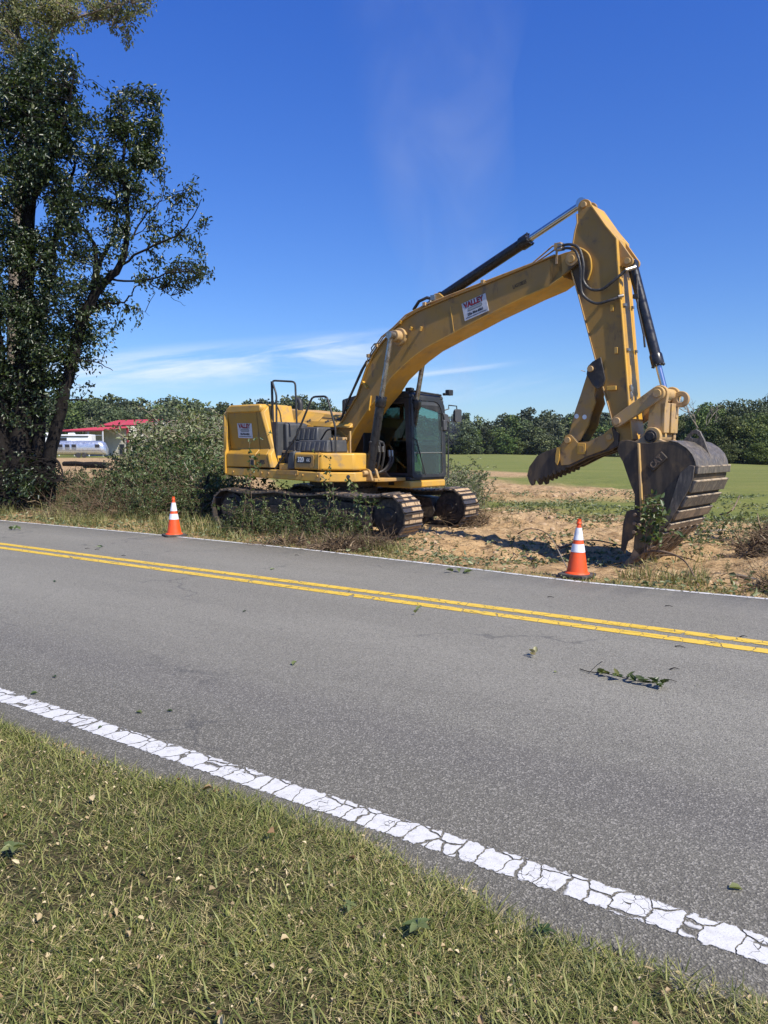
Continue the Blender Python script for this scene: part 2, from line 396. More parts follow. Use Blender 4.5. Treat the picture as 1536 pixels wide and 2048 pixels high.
MAT['verge'] = leafmat('verge_grass', [(0, (0.05, 0.075, 0.02)), (0.45, (0.13, 0.155, 0.045)), (0.75, (0.27, 0.25, 0.10)), (1, (0.45, 0.36, 0.18))], 0.6, 0.2, 0.3)
MAT['root'] = leafmat('root_fibres', [(0, (0.06, 0.04, 0.025)), (0.6, (0.20, 0.14, 0.085)), (1, (0.42, 0.33, 0.21))], 0.85, 0.0, 0.2)

# ---------------------------------------------------------------- leaf and blade builders
def leaf_arrays(C, D, N, L, W, fold=0.25, droop=0.1):
    """leaves at C pointing along D with face normals N: two quads each, folded on the rib"""
    n = len(C); D = D / np.linalg.norm(D, axis=1, keepdims=True)
    S = np.cross(D, N); S /= (np.linalg.norm(S, axis=1, keepdims=True) + 1e-9)
    U = np.cross(S, D)
    L = np.asarray(L).reshape(-1, 1) * np.ones((n, 1)); W = np.asarray(W).reshape(-1, 1) * np.ones((n, 1))
    up = U * W * fold
    V = np.stack([C, C + D * L * .3 + S * W * .5 + up, C + D * L * .68 + S * W * .36 + up - U * L * droop * .5, C + D * L - U * L * droop,
                  C + D * L * .68 - S * W * .36 + up - U * L * droop * .5, C + D * L * .3 - S * W * .5 + up], 1).reshape(-1, 3)
    b = (np.arange(n) * 6)[:, None]
    Fq = np.concatenate([b + np.array([0, 1, 2, 3]), b + np.array([0, 3, 4, 5])], 1).reshape(-1, 4)
    return V, Fq
def unit(rs, n):
    v = rs.normal(size=(n, 3)); return v / np.linalg.norm(v, axis=1, keepdims=True)
def blade_arrays(rs, P, H, W, bend=0.5, lean=0.3):
    """grass blades rooted at P: three-joint strips bending over"""
    n = len(P); a = rs.uniform(0, 2 * np.pi, n); d = np.stack([np.cos(a), np.sin(a), np.zeros(n)], 1)
    s = np.stack([-np.sin(a), np.cos(a), np.zeros(n)], 1)
    a2 = rs.uniform(-0.9, 0.9, n)[:, None]; s = s * np.cos(a2) + d * np.sin(a2) * 0.5
    H = np.asarray(H).reshape(-1, 1); W = np.asarray(W).reshape(-1, 1) * np.ones((n, 1))
    ln = np.abs(rs.normal(lean, 0.3, n))[:, None]; bd = np.abs(rs.normal(bend, 0.3, n))[:, None]
    z = np.array([0, 0, 1.0])
    m1 = P + H * (z * .5 / np.sqrt(1 + ln ** 2) + d * .5 * ln / np.sqrt(1 + ln ** 2))
    l2 = ln + bd
    m2 = m1 + H * .5 * (z + d * l2) / np.sqrt(1 + l2 ** 2)
    V = np.stack([P - s * W * .5, P + s * W * .5, m1 + s * W * .42, m1 - s * W * .42, m2 + s * W * .06, m2 - s * W * .06], 1).reshape(-1, 3)
    b = (np.arange(n) * 6)[:, None]
    F = np.concatenate([b + np.array([0, 1, 2, 3]), b + np.array([3, 2, 4, 5])], 1).reshape(-1, 4)
    return V, F
def stick_arrays(rs, P0, P1, r):
    """thin three-sided sticks between P0 and P1 (quads)"""
    n = len(P0); d = P1 - P0; dn = d / (np.linalg.norm(d, axis=1, keepdims=True) + 1e-9)
    a = np.cross(dn, unit(rs, n)); a /= (np.linalg.norm(a, axis=1, keepdims=True) + 1e-9); b = np.cross(dn, a)
    r = np.asarray(r).reshape(-1, 1) * np.ones((n, 1)); Q = []
    for P, k in ((P0, 1.0), (P1, 0.6)):
        for j in range(3):
            t = 2 * np.pi * j / 3; Q.append(P + (a * np.cos(t) + b * np.sin(t)) * r * k)
    V = np.stack(Q, 1).reshape(-1, 3); i = (np.arange(n) * 6)[:, None]
    F = np.concatenate([i + np.array([0, 1, 4, 3]), i + np.array([1, 2, 5, 4]), i + np.array([2, 0, 3, 5])], 1).reshape(-1, 4)
    return V, F
def merge(parts):
    V = []; F = []; b = 0
    for v, f in parts:
        V.append(v); F.append(f + b); b += len(v)
    return np.concatenate(V), np.concatenate(F)
# ================================================================ the setting
NX, NY = 0.5663, 0.8242                       # across the road; along it is (NY, -NX)
ROAD_RZ = -math.atan2(NX, NY)
EDGE_T = np.array([-200, -40, -16.6, -11.7, -7.8, -5.2, -3.2, -1.2, 3, 40, 200.0])
EDGE_P = np.array([9.12, 9.12, 9.18, 9.30, 9.28, 9.08, 8.88, 9.0, 9.1, 9.1, 9.1])
def pt(x, y): return NX * x + NY * y, NY * x - NX * y
def edge_p(t): return np.interp(t, EDGE_T, EDGE_P)
def lawn_edge(t): return 2.36 + 0.05 * np.sin(t * 2.1) + 0.07 * (vnoise(t * 4.0, t * 0 + 3.3, 5) - 0.5) + 0.10 * (vnoise(t * 1.1, t * 0 + 1.3, 9) - 0.5)
def dirt_mask(x, y):
    """1 where the soil is bare, 0 under grass"""
    w = (fbm(x * 0.35, y * 0.35, 3) - 0.47) * 5 + (fbm(x * 1.4, y * 1.4, 8) - 0.47) * 2.2
    lim = 20.5 - 0.32 * np.clip(x, -5, 30) - 0.75 * np.clip(x - 4, 0, 10) + 26 * sstep(-1, -9, x) + 10 * sstep(-14, -40, x)
    d = sstep(1.2, -1.2, y - lim + w * 0.9)
    def blob(cx, cy, rx, ry, s=1):
        return sstep(1.25, 0.7, np.sqrt(((x - cx) / rx) ** 2 + ((y - cy) / ry) ** 2) + w * 0.055 * s)
    d = np.maximum(d, blob(4.6, 27.5, 4.6, 5.2))
    d = np.maximum(d, blob(7.2, 25.5, 2.9, 2.4))
    d = np.maximum(d, blob(5.6, 47, 4.0, 7.5))
    d = np.maximum(d, blob(-34, 62, 24, 18)); d = np.maximum(d, blob(-44, 96, 22, 24))
    d = np.maximum(d, 0.9 * blob(3.0, 33, 2.6, 8))
    return d
def gz(x, y):
    x = np.asarray(x, float); y = np.asarray(y, float)
    p, t = pt(x, y)
    far = sstep(0.0, 2.2, p - edge_p(t))
    z = np.where(p > 6, -0.035 + far * 0.055, -0.035)
    n = fbm(x * 1.1, y * 1.1, 21, 4) - 0.47
    near = far * sstep(60, 25, y)
    dm = dirt_mask(x, y)
    z = z + near * (n * 0.26 + (fbm(x * 5, y * 5, 31, 3) - 0.44) * 0.15 * dm + (np.abs(fbm(x * 2.3, y * 2.3, 37, 3) - 0.47) * -0.25 + .03) * dm)
    z = z + far * 0.18 * np.exp(-(((x - 6.2) / 2.2) ** 2 + ((y - 9.2) / 1.5) ** 2))          # root heap on the right
    z = z + far * 0.16 * np.exp(-(((x - 5.5) / 3.8) ** 2 + ((y - 24.2) / 0.9) ** 2))         # ridge of pushed soil
    z = z + far * 0.10 * np.exp(-(((x - 0.2) / 0.9) ** 2 + ((y - 11.9) / 0.5) ** 2))
    z = z + far * 0.25 * np.exp(-(((x + 11) / 4.0) ** 2 + ((y - 21) / 3.5) ** 2))
    z = z - far * 0.20 * np.exp(-(((x - 2.3) / 2.0) ** 2 + ((y - 11.3) / 1.1) ** 2))
    z = z + far * sstep(22, 60, y) * (fbm(x * .03, y * .03, 77, 3) - .47) * 1.6 * sstep(0, 30, x + 20)
    z = z - 0.55 * sstep(35, 95, y) * sstep(0, 45, x)                                        # the field falls away to the right
    d_ = p - lawn_edge(t)
    z = np.where(p < 4, z + sstep(0.03, -0.04, d_) * 0.044 + sstep(0.0, -0.5, d_) * (0.03 + 0.03 * (fbm(x * 2, y * 2, 41, 3) - 0.47)), z)
    return z
def axis(segs):
    out = [segs[0][0]]
    for a, b, h in segs:
        n = max(1, int(round((b - a) / h))); out += list(np.linspace(a, b, n + 1)[1:])
    return np.array(out)
def geo(a, b, n): return list(np.geomspace(a, b, n))
gx = np.concatenate([-np.array(geo(16, 2500, 34))[::-1], axis([(-16, -6, .16), (-6, 9, .075), (9, 14, .2)])[1:-1], np.array(geo(14, 2500, 34))])
gy = np.concatenate([-np.array(geo(2, 500, 14))[::-1], axis([(-2, 1, .5), (1, 5.5, .11), (5.5, 7.2, .2), (7.2, 17, .075), (17, 30, .2), (30, 60, .6)])[1:-1], np.array(geo(60, 4000, 46))])
GX, GY = np.meshgrid(gx, gy)
GZ = gz(GX, GY)
nxg, nyg = len(gx), len(gy)
V = np.stack([GX, GY, GZ], -1).reshape(-1, 3)
ii = (np.arange(nyg - 1)[:, None] * nxg + np.arange(nxg - 1)[None, :]).reshape(-1)
Fg = np.stack([ii, ii + 1, ii + nxg + 1, ii + nxg], 1)
m, nt, b = new_mat('ground_soil_and_field')
b.inputs['Roughness'].default_value = 0.95; b.inputs['Specular IOR Level'].default_value = 0.15
a1 = nd(nt, 'ShaderNodeAttribute', attribute_name='dirt'); a2 = nd(nt, 'ShaderNodeAttribute', attribute_name='lawn')
soil = mixcol(nt, rng_(nt, noise(nt, 1.3, 8, 0.65), 0.35, 0.66), (0.42, 0.275, 0.135), (0.54, 0.375, 0.20))
soil = mixcol(nt, rng_(nt, noise(nt, 2.7, 8, 0.72), 0.50, 0.64), soil, (0.28, 0.175, 0.085))
soil = mixcol(nt, rng_(nt, noise(nt, 7.5, 8, 0.7), 0.50, 0.68), soil, (0.21, 0.13, 0.065))
soil = mixcol(nt, rng_(nt, noise(nt, 38, 5, 0.6), 0.50, 0.72), soil, (0.21, 0.13, 0.06))
fld = mixcol(nt, rng_(nt, noise(nt, 0.12, 5, 0.6, stretch=(1, 3.5, 1)), 0.38, 0.62), (0.145, 0.165, 0.040), (0.20, 0.20, 0.056))
fld = mixcol(nt, rng_(nt, noise(nt, 1.1, 6, 0.7, stretch=(1, 2.5, 1)), 0.45, 0.68), fld, (0.165, 0.185, 0.043))
fld = mixcol(nt, rng_(nt, noise(nt, 9, 5, 0.7), 0.5, 0.75), fld, (0.08, 0.105, 0.03))
lawnc = mixcol(nt, rng_(nt, noise(nt, 45, 5, 0.7), 0.4, 0.66), (0.035, 0.035, 0.015), (0.13, 0.10, 0.05))
c1 = mixcol(nt, a1.outputs['Fac'], fld, soil)
c1 = mixcol(nt, a2.outputs['Fac'], c1, lawnc)
nt.links.new(c1, b.inputs['Base Color'])
bump(nt, b, mth(nt, 'ADD', noise(nt, 14, 6, 0.7), mth(nt, 'MULTIPLY', noise(nt, 70, 4, 0.6), 0.4)), 0.7, 0.05)
ground = np_mesh('ground', V, Fg, m, smooth=True)
for nm, val in (('dirt', dirt_mask(GX, GY)), ('lawn', sstep(0.15, -0.05, pt(GX, GY)[0] - lawn_edge(pt(GX, GY)[1])))):
    a = ground.data.attributes.new(nm, 'FLOAT', 'POINT'); a.data.foreach_set('value', val.reshape(-1).astype(np.float32))
tag(ground, kind='structure')

# road: one thick slab of asphalt with a worn outer edge, in its own frame (x along, y across)
def asphalt(name):
    m, nt, b = new_mat(name)
    b.inputs['Specular IOR Level'].default_value = 0.35
    base = mixcol(nt, rng_(nt, noise(nt, 0.5, 5, 0.6, stretch=(0.35, 1.5, 1)), 0.35, 0.68), (0.198, 0.186, 0.148), (0.240, 0.226, 0.181))
    tc = nd(nt, 'ShaderNodeTexCoord'); sp = nd(nt, 'ShaderNodeSeparateXYZ'); nt.links.new(tc.outputs['Object'], sp.inputs[0])
    y = sp.outputs[1]
    # the lane middle and the outer strip are darker than the rest
    outer = rng_(nt, mth(nt, 'ADD', y, mth(nt, 'MULTIPLY', noise(nt, 1.2, 4, 0.6, stretch=(.3, 2, 1)), 1.4)), 5.6, 3.3)
    base = mixcol(nt, mth(nt, 'MULTIPLY', outer, 0.72), base, (0.098, 0.091, 0.074))
    lane = rng_(nt, mth(nt, 'ABSOLUTE', mth(nt, 'SUBTRACT', mth(nt, 'ADD', y, mth(nt, 'MULTIPLY', noise(nt, .7, 4, 0.6, stretch=(.25, 1, 1)), 0.5)), 3.75)), 0.45, 0.05)
    base = mixcol(nt, mth(nt, 'MULTIPLY', lane, 0.35), base, (0.118, 0.108, 0.096))
    st = nd(nt, 'ShaderNodeTexVoronoi'); st.inputs['Scale'].default_value = 135
    nt.links.new(tc.outputs['Object'], st.inputs['Vector'])
    rnd = nd(nt, 'ShaderNodeSeparateColor'); nt.links.new(st.outputs['Color'], rnd.inputs[0])
    base = mixcol(nt, rng_(nt, rnd.outputs[0], 0.58, 0.98, 0, 0.6), base, (0.38, 0.355, 0.30))
    base = mixcol(nt, rng_(nt, rnd.outputs[1], 0.56, 0.92, 0, 0.6), base, (0.072, 0.066, 0.058))
    base = mixcol(nt, rng_(nt, noise(nt, 160, 3, 0.6), 0.60, 0.78, 0, 0.5), base, (0.062, 0.057, 0.05))
    # hairline crack running across the lane
    cv = nd(nt, 'ShaderNodeTexVoronoi', feature='DISTANCE_TO_EDGE'); cv.inputs['Scale'].default_value = 0.42
    mp = nd(nt, 'ShaderNodeMapping'); mp.inputs['Scale'].default_value = (0.55, 1, 1)
    ad = nd(nt, 'ShaderNodeVectorMath', operation='ADD'); nt.links.new(tc.outputs['Object'], ad.inputs[0])
    ns = nd(nt, 'ShaderNodeTexNoise'); ns.inputs['Scale'].default_value = 2.2; ns.inputs['Detail'].default_value = 6; nt.links.new(tc.outputs['Object'], ns.inputs['Vector'])
    nt.links.new(ns.outputs['Color'], ad.inputs[1]); nt.links.new(ad.outputs[0], mp.inputs[0]); nt.links.new(mp.outputs[0], cv.inputs['Vector'])
    crack = mth(nt, 'MULTIPLY', rng_(nt, cv.outputs['Distance'], 0.010, 0.003), rng_(nt, noise(nt, 0.6, 3), 0.5, 0.6))
    base = mixcol(nt, mth(nt, 'MULTIPLY', crack, 0.4), base, (0.05, 0.05, 0.05))
    nt.links.new(base, b.inputs['Base Color'])
    b.inputs['Roughness'].default_value = 0.78
    bump(nt, b, mth(nt, 'ADD', st.outputs['Distance'], mth(nt, 'MULTIPLY', noise(nt, 140, 3, 0.6), 0.8)), 0.55, 0.006)
    return m
ASPH = asphalt('worn_asphalt')
rs = np.random.RandomState(4)
ts = np.concatenate([np.linspace(-260, -25, 60), np.arange(-24.9, 12, 0.07), np.linspace(12.2, 260, 60)])
pn = 2.2 + 0 * ts
pf = edge_p(ts) + 0.05 * (vnoise(ts * 3, ts * 0, 7) - 0.5) + 0.03 * (vnoise(ts * 14, ts * 0, 8) - 0.5)
rows = [pn] + [pn + (pf - pn) * k / 6 for k in range(1, 7)]
Vr = []
for r_ in rows: Vr.append(np.stack([ts, r_, 0 * ts], 1))
Vr.append(np.stack([ts, pf + 0.02, 0 * ts - 0.08], 1)); Vr.insert(0, np.stack([ts, pn, 0 * ts - 0.08], 1))
nT = len(ts); Vr = np.concatenate(Vr)
i0 = (np.arange(8)[:, None] * nT + np.arange(nT - 1)[None, :]).reshape(-1)
road = np_mesh('road', Vr, np.stack([i0, i0 + 1, i0 + nT + 1, i0 + nT], 1), ASPH)
road.rotation_euler = (0, 0, ROAD_RZ)
tag(road, kind='structure')

def linemat(name, c, cw, along, thr, edge_lo, off=0.0):
    """thermoplastic paint broken up by cracks: gaps show the road beneath"""
    m, nt, b = new_mat(name)
    tc = nd(nt, 'ShaderNodeTexCoord'); ns = nd(nt, 'ShaderNodeTexNoise'); ns.inputs['Scale'].default_value = 13; ns.inputs['Detail'].default_value = 3
    nt.links.new(tc.outputs['Object'], ns.inputs['Vector'])
    ad = nd(nt, 'ShaderNodeVectorMath', operation='MULTIPLY_ADD'); nt.links.new(ns.outputs['Color'], ad.inputs[0])
    ad.inputs[1].default_value = (0.07, 0.07, 0); nt.links.new(tc.outputs['Object'], ad.inputs[2])
    mp = nd(nt, 'ShaderNodeMapping'); mp.inputs['Scale'].default_value = (along, 5.263, 1); mp.inputs['Location'].default_value = (0, off, 0); nt.links.new(ad.outputs[0], mp.inputs[0])
    cv = nd(nt, 'ShaderNodeTexVoronoi', feature='DISTANCE_TO_EDGE'); cv.inputs['Scale'].default_value = 1.0; cv.inputs['Randomness'].default_value = 0.62; nt.links.new(mp.outputs[0], cv.inputs['Vector'])
    mp2 = nd(nt, 'ShaderNodeMapping'); mp2.inputs['Scale'].default_value = (along * 2.6, along * 2.2, 1); nt.links.new(ad.outputs[0], mp2.inputs[0])
    cv2 = nd(nt, 'ShaderNodeTexVoronoi', feature='DISTANCE_TO_EDGE'); cv2.inputs['Scale'].default_value = 1.0; nt.links.new(mp2.outputs[0], cv2.inputs['Vector'])
    keep = rng_(nt, cv.outputs['Distance'], thr * 0.6, thr * 1.2)
    k2 = rng_(nt, cv2.outputs['Distance'], thr * 0.25, thr * 0.9)
    k2 = mth(nt, 'MAXIMUM', k2, rng_(nt, noise(nt, 5, 2), 0.62, 0.50))
    at = nd(nt, 'ShaderNodeAttribute', attribute_name='edge')
    ek = rng_(nt, mth(nt, 'ADD', at.outputs['Fac'], mth(nt, 'MULTIPLY', mth(nt, 'SUBTRACT', noise(nt, 26, 4, 0.6), 0.5), edge_lo)), 0.10, 0.14)
    keep = mth(nt, 'MULTIPLY', mth(nt, 'MULTIPLY', keep, k2), ek)
    pit = rng_(nt, noise(nt, 190, 3, 0.6), 0.70, 0.62)
    keep = mth(nt, 'MULTIPLY', keep, mth(nt, 'ADD', mth(nt, 'MULTIPLY', pit, 0.6), 0.4))
    nt.links.new(mixcol(nt, rng_(nt, noise(nt, 22, 5, 0.65), 0.45, 0.75), c, cw), b.inputs['Base Color'])
    b.inputs['Roughness'].default_value = 0.6
    bump(nt, b, noise(nt, 120, 3, 0.6), 0.35, 0.004)
    tr = nd(nt, 'ShaderNodeBsdfTransparent'); mx = nd(nt, 'ShaderNodeMixShader'); nt.links.new(keep, mx.inputs[0])
    nt.links.new(tr.outputs[0], mx.inputs[1]); nt.links.new(b.outputs[0], mx.inputs[2]); nt.links.new(mx.outputs[0], nt.nodes['Material Output'].inputs[0])
    return m
LW = linemat('white_road_paint', (0.62, 0.61, 0.58), (0.50, 0.485, 0.45), 9.5, 0.034, 0.34, -0.44)
LY = linemat('yellow_road_paint', (0.72, 0.475, 0.05), (0.62, 0.42, 0.08), 5.5, 0.020, 0.12, -0.3)
def stripe(name, p0, p1, mat_, z=0.004, t0=-260, t1=260, follow=False):
    t = np.concatenate([np.linspace(t0, -30, 40), np.linspace(-29.5, 15, 180), np.linspace(15.5, t1, 40)])
    off = (edge_p(t) if follow else 0 * t)
    pr = [p0 + off, (p0 + p1) / 2 + off, p1 + off]
    V = np.concatenate([np.stack([t, q, 0 * t + z], 1) for q in pr]); n = len(t)
    i = (np.arange(2)[:, None] * n + np.arange(n - 1)[None, :]).reshape(-1)
    o = np_mesh(name, V, np.stack([i, i + 1, i + n + 1, i + n], 1), mat_)
    e = np.concatenate([0 * t, 0 * t + 0.5, 0 * t]).astype(np.float32)
    a = o.data.attributes.new('edge', 'FLOAT', 'POINT'); a.data.foreach_set('value', e)
    o.rotation_euler = (0, 0, ROAD_RZ); tag(o, kind='structure'); return o
stripe('near_edge_line', 2.515, 2.705, LW)
stripe('yellow_centre_line', 6.515, 6.705, LY)
stripe('yellow_centre_line', 6.785, 6.975, LY)
stripe('far_edge_line', -0.12, -0.015, LW, follow=True)
# ================================================================ the excavator (x forward, y left, z up)
EX = empty('excavator', (-0.783, 15.163, 0.0), R(-41))
tag(EX, 'large yellow tracked excavator with its bucket resting on the ground beside the road', 'excavator')
PA, PD, BK, ST = MAT['paint'], MAT['paint_dirty'], MAT['black'], MAT['step']
def arc(cx, cz, r, a0, a1, n):
    return [(cx + r * math.cos(R(a0 + (a1 - a0) * k / n)), cz + r * math.sin(R(a0 + (a1 - a0) * k / n))) for k in range(n + 1)]
def rrect(x0, x1, z0, z1, r, n=4):
    if not isinstance(r, (tuple, list)): r = (r,) * 4
    return (arc(x1 - r[0], z0 + r[0], r[0], -90, 0, n) + arc(x1 - r[1], z1 - r[1], r[1], 0, 90, n)
            + arc(x0 + r[2], z1 - r[2], r[2], 90, 180, n) + arc(x0 + r[3], z0 + r[3], r[3], 180, 270, n))
def capsule(a, b, ra, rb, n=8):
    """outline of a bar with round ends, in x-z"""
    d = math.degrees(math.atan2(b[1] - a[1], b[0] - a[0]))
    return arc(b[0], b[1], rb, d - 90, d + 90, n) + arc(a[0], a[1], ra, d + 90, d + 270, n)
def text(name, s, mat_, parent, x, z, y, size, ang=0, sx=1.0, bold=0.0, depth=0.002, shear=0.0, align='CENTER'):
    """flat lettering on a wall that faces -y"""
    c = bpy.data.curves.new(name, 'FONT'); c.body = s; c.size = size; c.extrude = depth; c.offset = bold; c.shear = shear
    c.align_x = align; c.align_y = 'CENTER'; c.resolution_u = 4
    t = bpy.data.objects.new('lettering', c); COL.objects.link(t)
    me = bpy.data.meshes.new_from_object(t); bpy.data.objects.remove(t)
    me.transform(Matrix.Translation((x, y, z)) @ Matrix.Rotation(-ang, 4, 'Y') @ Matrix.Rotation(R(90), 4, 'X') @ Matrix.Diagonal((sx, 1, 1, 1)))
    me.materials.clear(); me.materials.append(mat_); me.name = name
    return link(name, me, parent)

def pins(name, m_, par, items, bev=.004, n=16):
    """each pin, bolt or coupling is its own part"""
    for a, b_, r in items:
        g = MB(); g.cyl(a, b_, r, n=n); g.build(name, m_, par, bev)
def blocks(name, m_, par, items, bev=.004):
    for it in items:
        g = MB(); g.box(*it); g.build(name, m_, par, bev)
# ---- tracks
def track_path():
    pts = []; Rr, hx, zc = 0.365, 1.83, 0.415
    for k in range(13): pts.append((hx + Rr * math.sin(math.pi * k / 12), zc + Rr * math.cos(math.pi * k / 12)))
    pts += [(hx - (2 * hx) * k / 12, zc - Rr) for k in range(1, 12)]
    for k in range(13): pts.append((-hx - Rr * math.sin(math.pi * k / 12), zc - Rr * math.cos(math.pi * k / 12)))
    for k in range(1, 24):
        x = -hx + 2 * hx * k / 24; s = abs(math.sin(math.pi * (x + hx) / (2 * hx) * 3)) ** 1.3
        pts.append((x, zc + Rr - 0.045 * s))
    return pts
TP = track_path()
def along(d):
    n = len(TP); i = 0
    while True:
        a, b_ = TP[i % n], TP[(i + 1) % n]; l = math.dist(a, b_)
        if d <= l: return (a[0] + (b_[0] - a[0]) * d / l, a[1] + (b_[1] - a[1]) * d / l, math.atan2(b_[1] - a[1], b_[0] - a[0]))
        d -= l; i += 1
PERIM = sum(math.dist(TP[i], TP[(i + 1) % len(TP)]) for i in range(len(TP)))
NSH = 49
# a shoe: plate with caked clay and three grouser bars (local x along the chain, z outward)
def shoe_mesh(seed):
    rg = random.Random(seed); g = MB(); w = 0.30; hp = PERIM / NSH / 2
    g.box(-hp + .004, hp - .004, -w, w, -0.012, 0.012, 0)
    for x in (-hp + .012, 0.0, hp - .012): g.prism([(x - .011, .0121), (x + .011, .0121), (x + .006, .036), (x - .006, .036)], -w - .001, w + .001, 0)
    # clay cakes between the bars, broken over the bolt rows
    for x in (-hp / 2, hp / 2):
        y = -w + .01
        while y < w - .02:
            l = rg.uniform(.05, .22); y1 = min(w - .005, y + l)
            if rg.random() < .86:
                h = rg.uniform(.016, .032); e = rg.uniform(.001, .006)
                g.loft([[(x - .034, yy, .0122), (x + .034, yy, .0122), (x + .031, yy, h), (x - .031, yy, h - e)] for yy in (y, (y + y1) / 2, y1)], mi=1)
            y = y1 + rg.uniform(.002, .03)
    o = g.build('track_shoe', [MAT['shoe'], MAT['clay']], None, 0, 30)
    me = o.data; bpy.data.objects.remove(o); return me
SHOES = [shoe_mesh(k) for k in range(6)]
def make_track(y, name):
    g = MB()
    g.prism([(-1.5, .22), (1.42, .22), (1.5, .35), (1.42, .60), (.6, .68), (-.6, .68), (-1.35, .62), (-1.6, .42)], -.22, .22)
    g.prism([(-1.2, .14), (1.2, .14), (1.25, .26), (-1.25, .26)], -.21, -.17); g.prism([(-1.2, .14), (1.2, .14), (1.25, .26), (-1.25, .26)], .17, .21)
    for x in (-.6, .1, .8): g.box(x - .18, x + .18, -.25, -.221, .36, .52)
    o = g.build(name, MAT['steel'], EX, .012); o.location = (0, 0, 0); o.rotation_euler = (0, 0, R(9))
    o.location = Matrix.Rotation(R(9), 3, 'Z') @ Vector((0, y, 0))
    c = MB()                                                               # chain links round the loop
    n = len(TP); inn = []; out = []
    for i in range(n):
        a, b_ = TP[i - 1], TP[(i + 1) % n]; d = math.hypot(b_[0] - a[0], b_[1] - a[1]); nx_, nz_ = -(b_[1] - a[1]) / d, (b_[0] - a[0]) / d
        out.append((TP[i][0] - nx_ * .012, TP[i][1] - nz_ * .012)); inn.append((TP[i][0] - nx_ * .09, TP[i][1] - nz_ * .09))
    c.ring(out, inn, -.10, -.05); c.ring(out, inn, .05, .10)
    c.build('track_chain', MAT['steel'], o, 0, 30)
    def wheel(nm, x, z, prof, m_=MAT['steel']):
        w = MB(); w.lathe(prof, 26, M=Matrix.Translation((x, 0, z)) @ Matrix.Rotation(R(90), 4, 'X')); return w.build(nm, m_, o, 0, 30)
    wheel('idler_wheel', 1.80, .415, [(0, -.19), (.07, -.19), (.09, -.17), (.16, -.165), (.17, -.15), (.31, -.14), (.335, -.11), (.335, .11), (.31, .14), (.17, .15), (.16, .165), (.09, .17), (.07, .19), (0, .19)])
    sp = MB(); sp.lathe([(0, -.24), (.20, -.24), (.22, -.17), (.29, -.15), (.30, -.10), (.30, .10), (.29, .15), (.22, .17), (.20, .24), (0, .24)], 26, M=Matrix.Translation((-1.80, 0, .415)) @ Matrix.Rotation(R(90), 4, 'X'))
    for k in range(21):
        a = 2 * math.pi * k / 21; ca, sa = math.cos(a), math.sin(a)
        sp.prism([(-1.80 + ca * r_ - sa * q, .415 + sa * r_ + ca * q) for r_, q in ((.295, -.028), (.345, -.012), (.345, .012), (.295, .028))], -.03, .03)
    sp.build('drive_sprocket', MAT['steel'], o, 0, 30)
    for k in range(7): wheel('track_roller', -1.2 + .4 * k, .17, [(0, -.15), (.07, -.15), (.095, -.13), (.095, -.06), (.075, -.05), (.075, .05), (.095, .06), (.095, .13), (.07, .15), (0, .15)])
    for x in (-.62, .62): wheel('carrier_roller', x, .655, [(0, -.12), (.055, -.12), (.055, .12), (0, .12)])
    for k in range(NSH):
        x, z, a = along(k * PERIM / NSH)
        s = link('track_shoe', SHOES[(k * 5 + int(y * 7)) % 6], o)
        s.matrix_local = Matrix.Translation((x, 0, z)) @ Matrix.Rotation(-a, 4, 'Y')
    return o
make_track(-1.095, 'track'); make_track(1.19, 'track')
g = MB()
g.box(-.55, .55, -.75, .75, .42, .74)
for sx in (-1, 1):
    for sy in (-1, 1):
        g.loft([[(sx * .25, sy * .5, .45), (sx * .7, sy * .5, .45), (sx * .7, sy * .5, .72), (sx * .25, sy * .5, .72)],
                [(sx * .75, sy * 1.05, .38), (sx * 1.15, sy * 1.05, .38), (sx * 1.15, sy * 1.05, .58), (sx * .75, sy * 1.05, .58)]])
cb = g.build('car_body', MAT['steel'], EX, .015); cb.rotation_euler = (0, 0, R(9))
g = MB(); g.lathe([(0, .70), (.66, .70), (.66, .82), (.60, .82), (.60, .88), (.68, .88), (.68, .97), (0, .97)], 44)
for k in range(30):
    a = 2 * math.pi * k / 30; g.cyl((.63 * math.cos(a), .63 * math.sin(a), .82), (.63 * math.cos(a), .63 * math.sin(a), .85), .018, n=6)
g.build('swing_bearing', MAT['steel'], EX, 0, 30)

# ---- upper frame
g = MB()
SIDE = [(-2.0, -1.37), (.73, -1.37), (1.15, -.905), (1.15, -.42), (1.0, -.35), (-2.0, -.35)]
def deck(z0, z1, grow=0.0): g.slab([(x, y - grow if y < -1 else y) for x, y in SIDE], z0, z1)
g.loft([[(x, y, 1.175 - .017 * x) for x, y in SIDE], [(x, y, .985 - .035 * min(0, x)) for x, y in SIDE]])
g.build('deck_frame', PA, EX, .018)
g = MB()                                                                    # slot, bolts and lower lip of the deck
for x, z in ((-1.72, 1.12), (-.86, 1.12), (-.66, 1.115), (.1, 1.10), (.28, 1.10), (.66, 1.09)): g.cyl((x, -1.37, z), (x, -1.392, z), .022, n=8)
g.box(-.42, .16, -1.386, -1.371, 1.10, 1.185)
g.build('deck_bolts', PD, EX, .004)
g = MB()
th = math.atan2(.465, .42)
hx, hy = 1.15 - .13 * math.cos(th), -.905 - .13 * math.sin(th)
q = Matrix.Translation((hx, hy, 1.08)) @ Matrix.Rotation(th, 4, 'Z')
g.add([q @ Vector((x, -.003, z)) for x, z in arc(0, 0, .035, 0, 330, 11)], [tuple(range(12))])
g.add([q @ Vector((x, -.0035, z - .03)) for x, z in arc(0, 0, .02, 0, 330, 11)], [tuple(range(12))])
g.build('drain_hole', MAT['ink'], EX, 0, 0)
g = MB()                                                                    # turntable plate and boom foot brackets
g.slab([(-1.9, -.5), (1.25, -.5), (1.35, -.3), (1.35, .25), (1.25, .4), (-1.9, .4)], .975, 1.04)
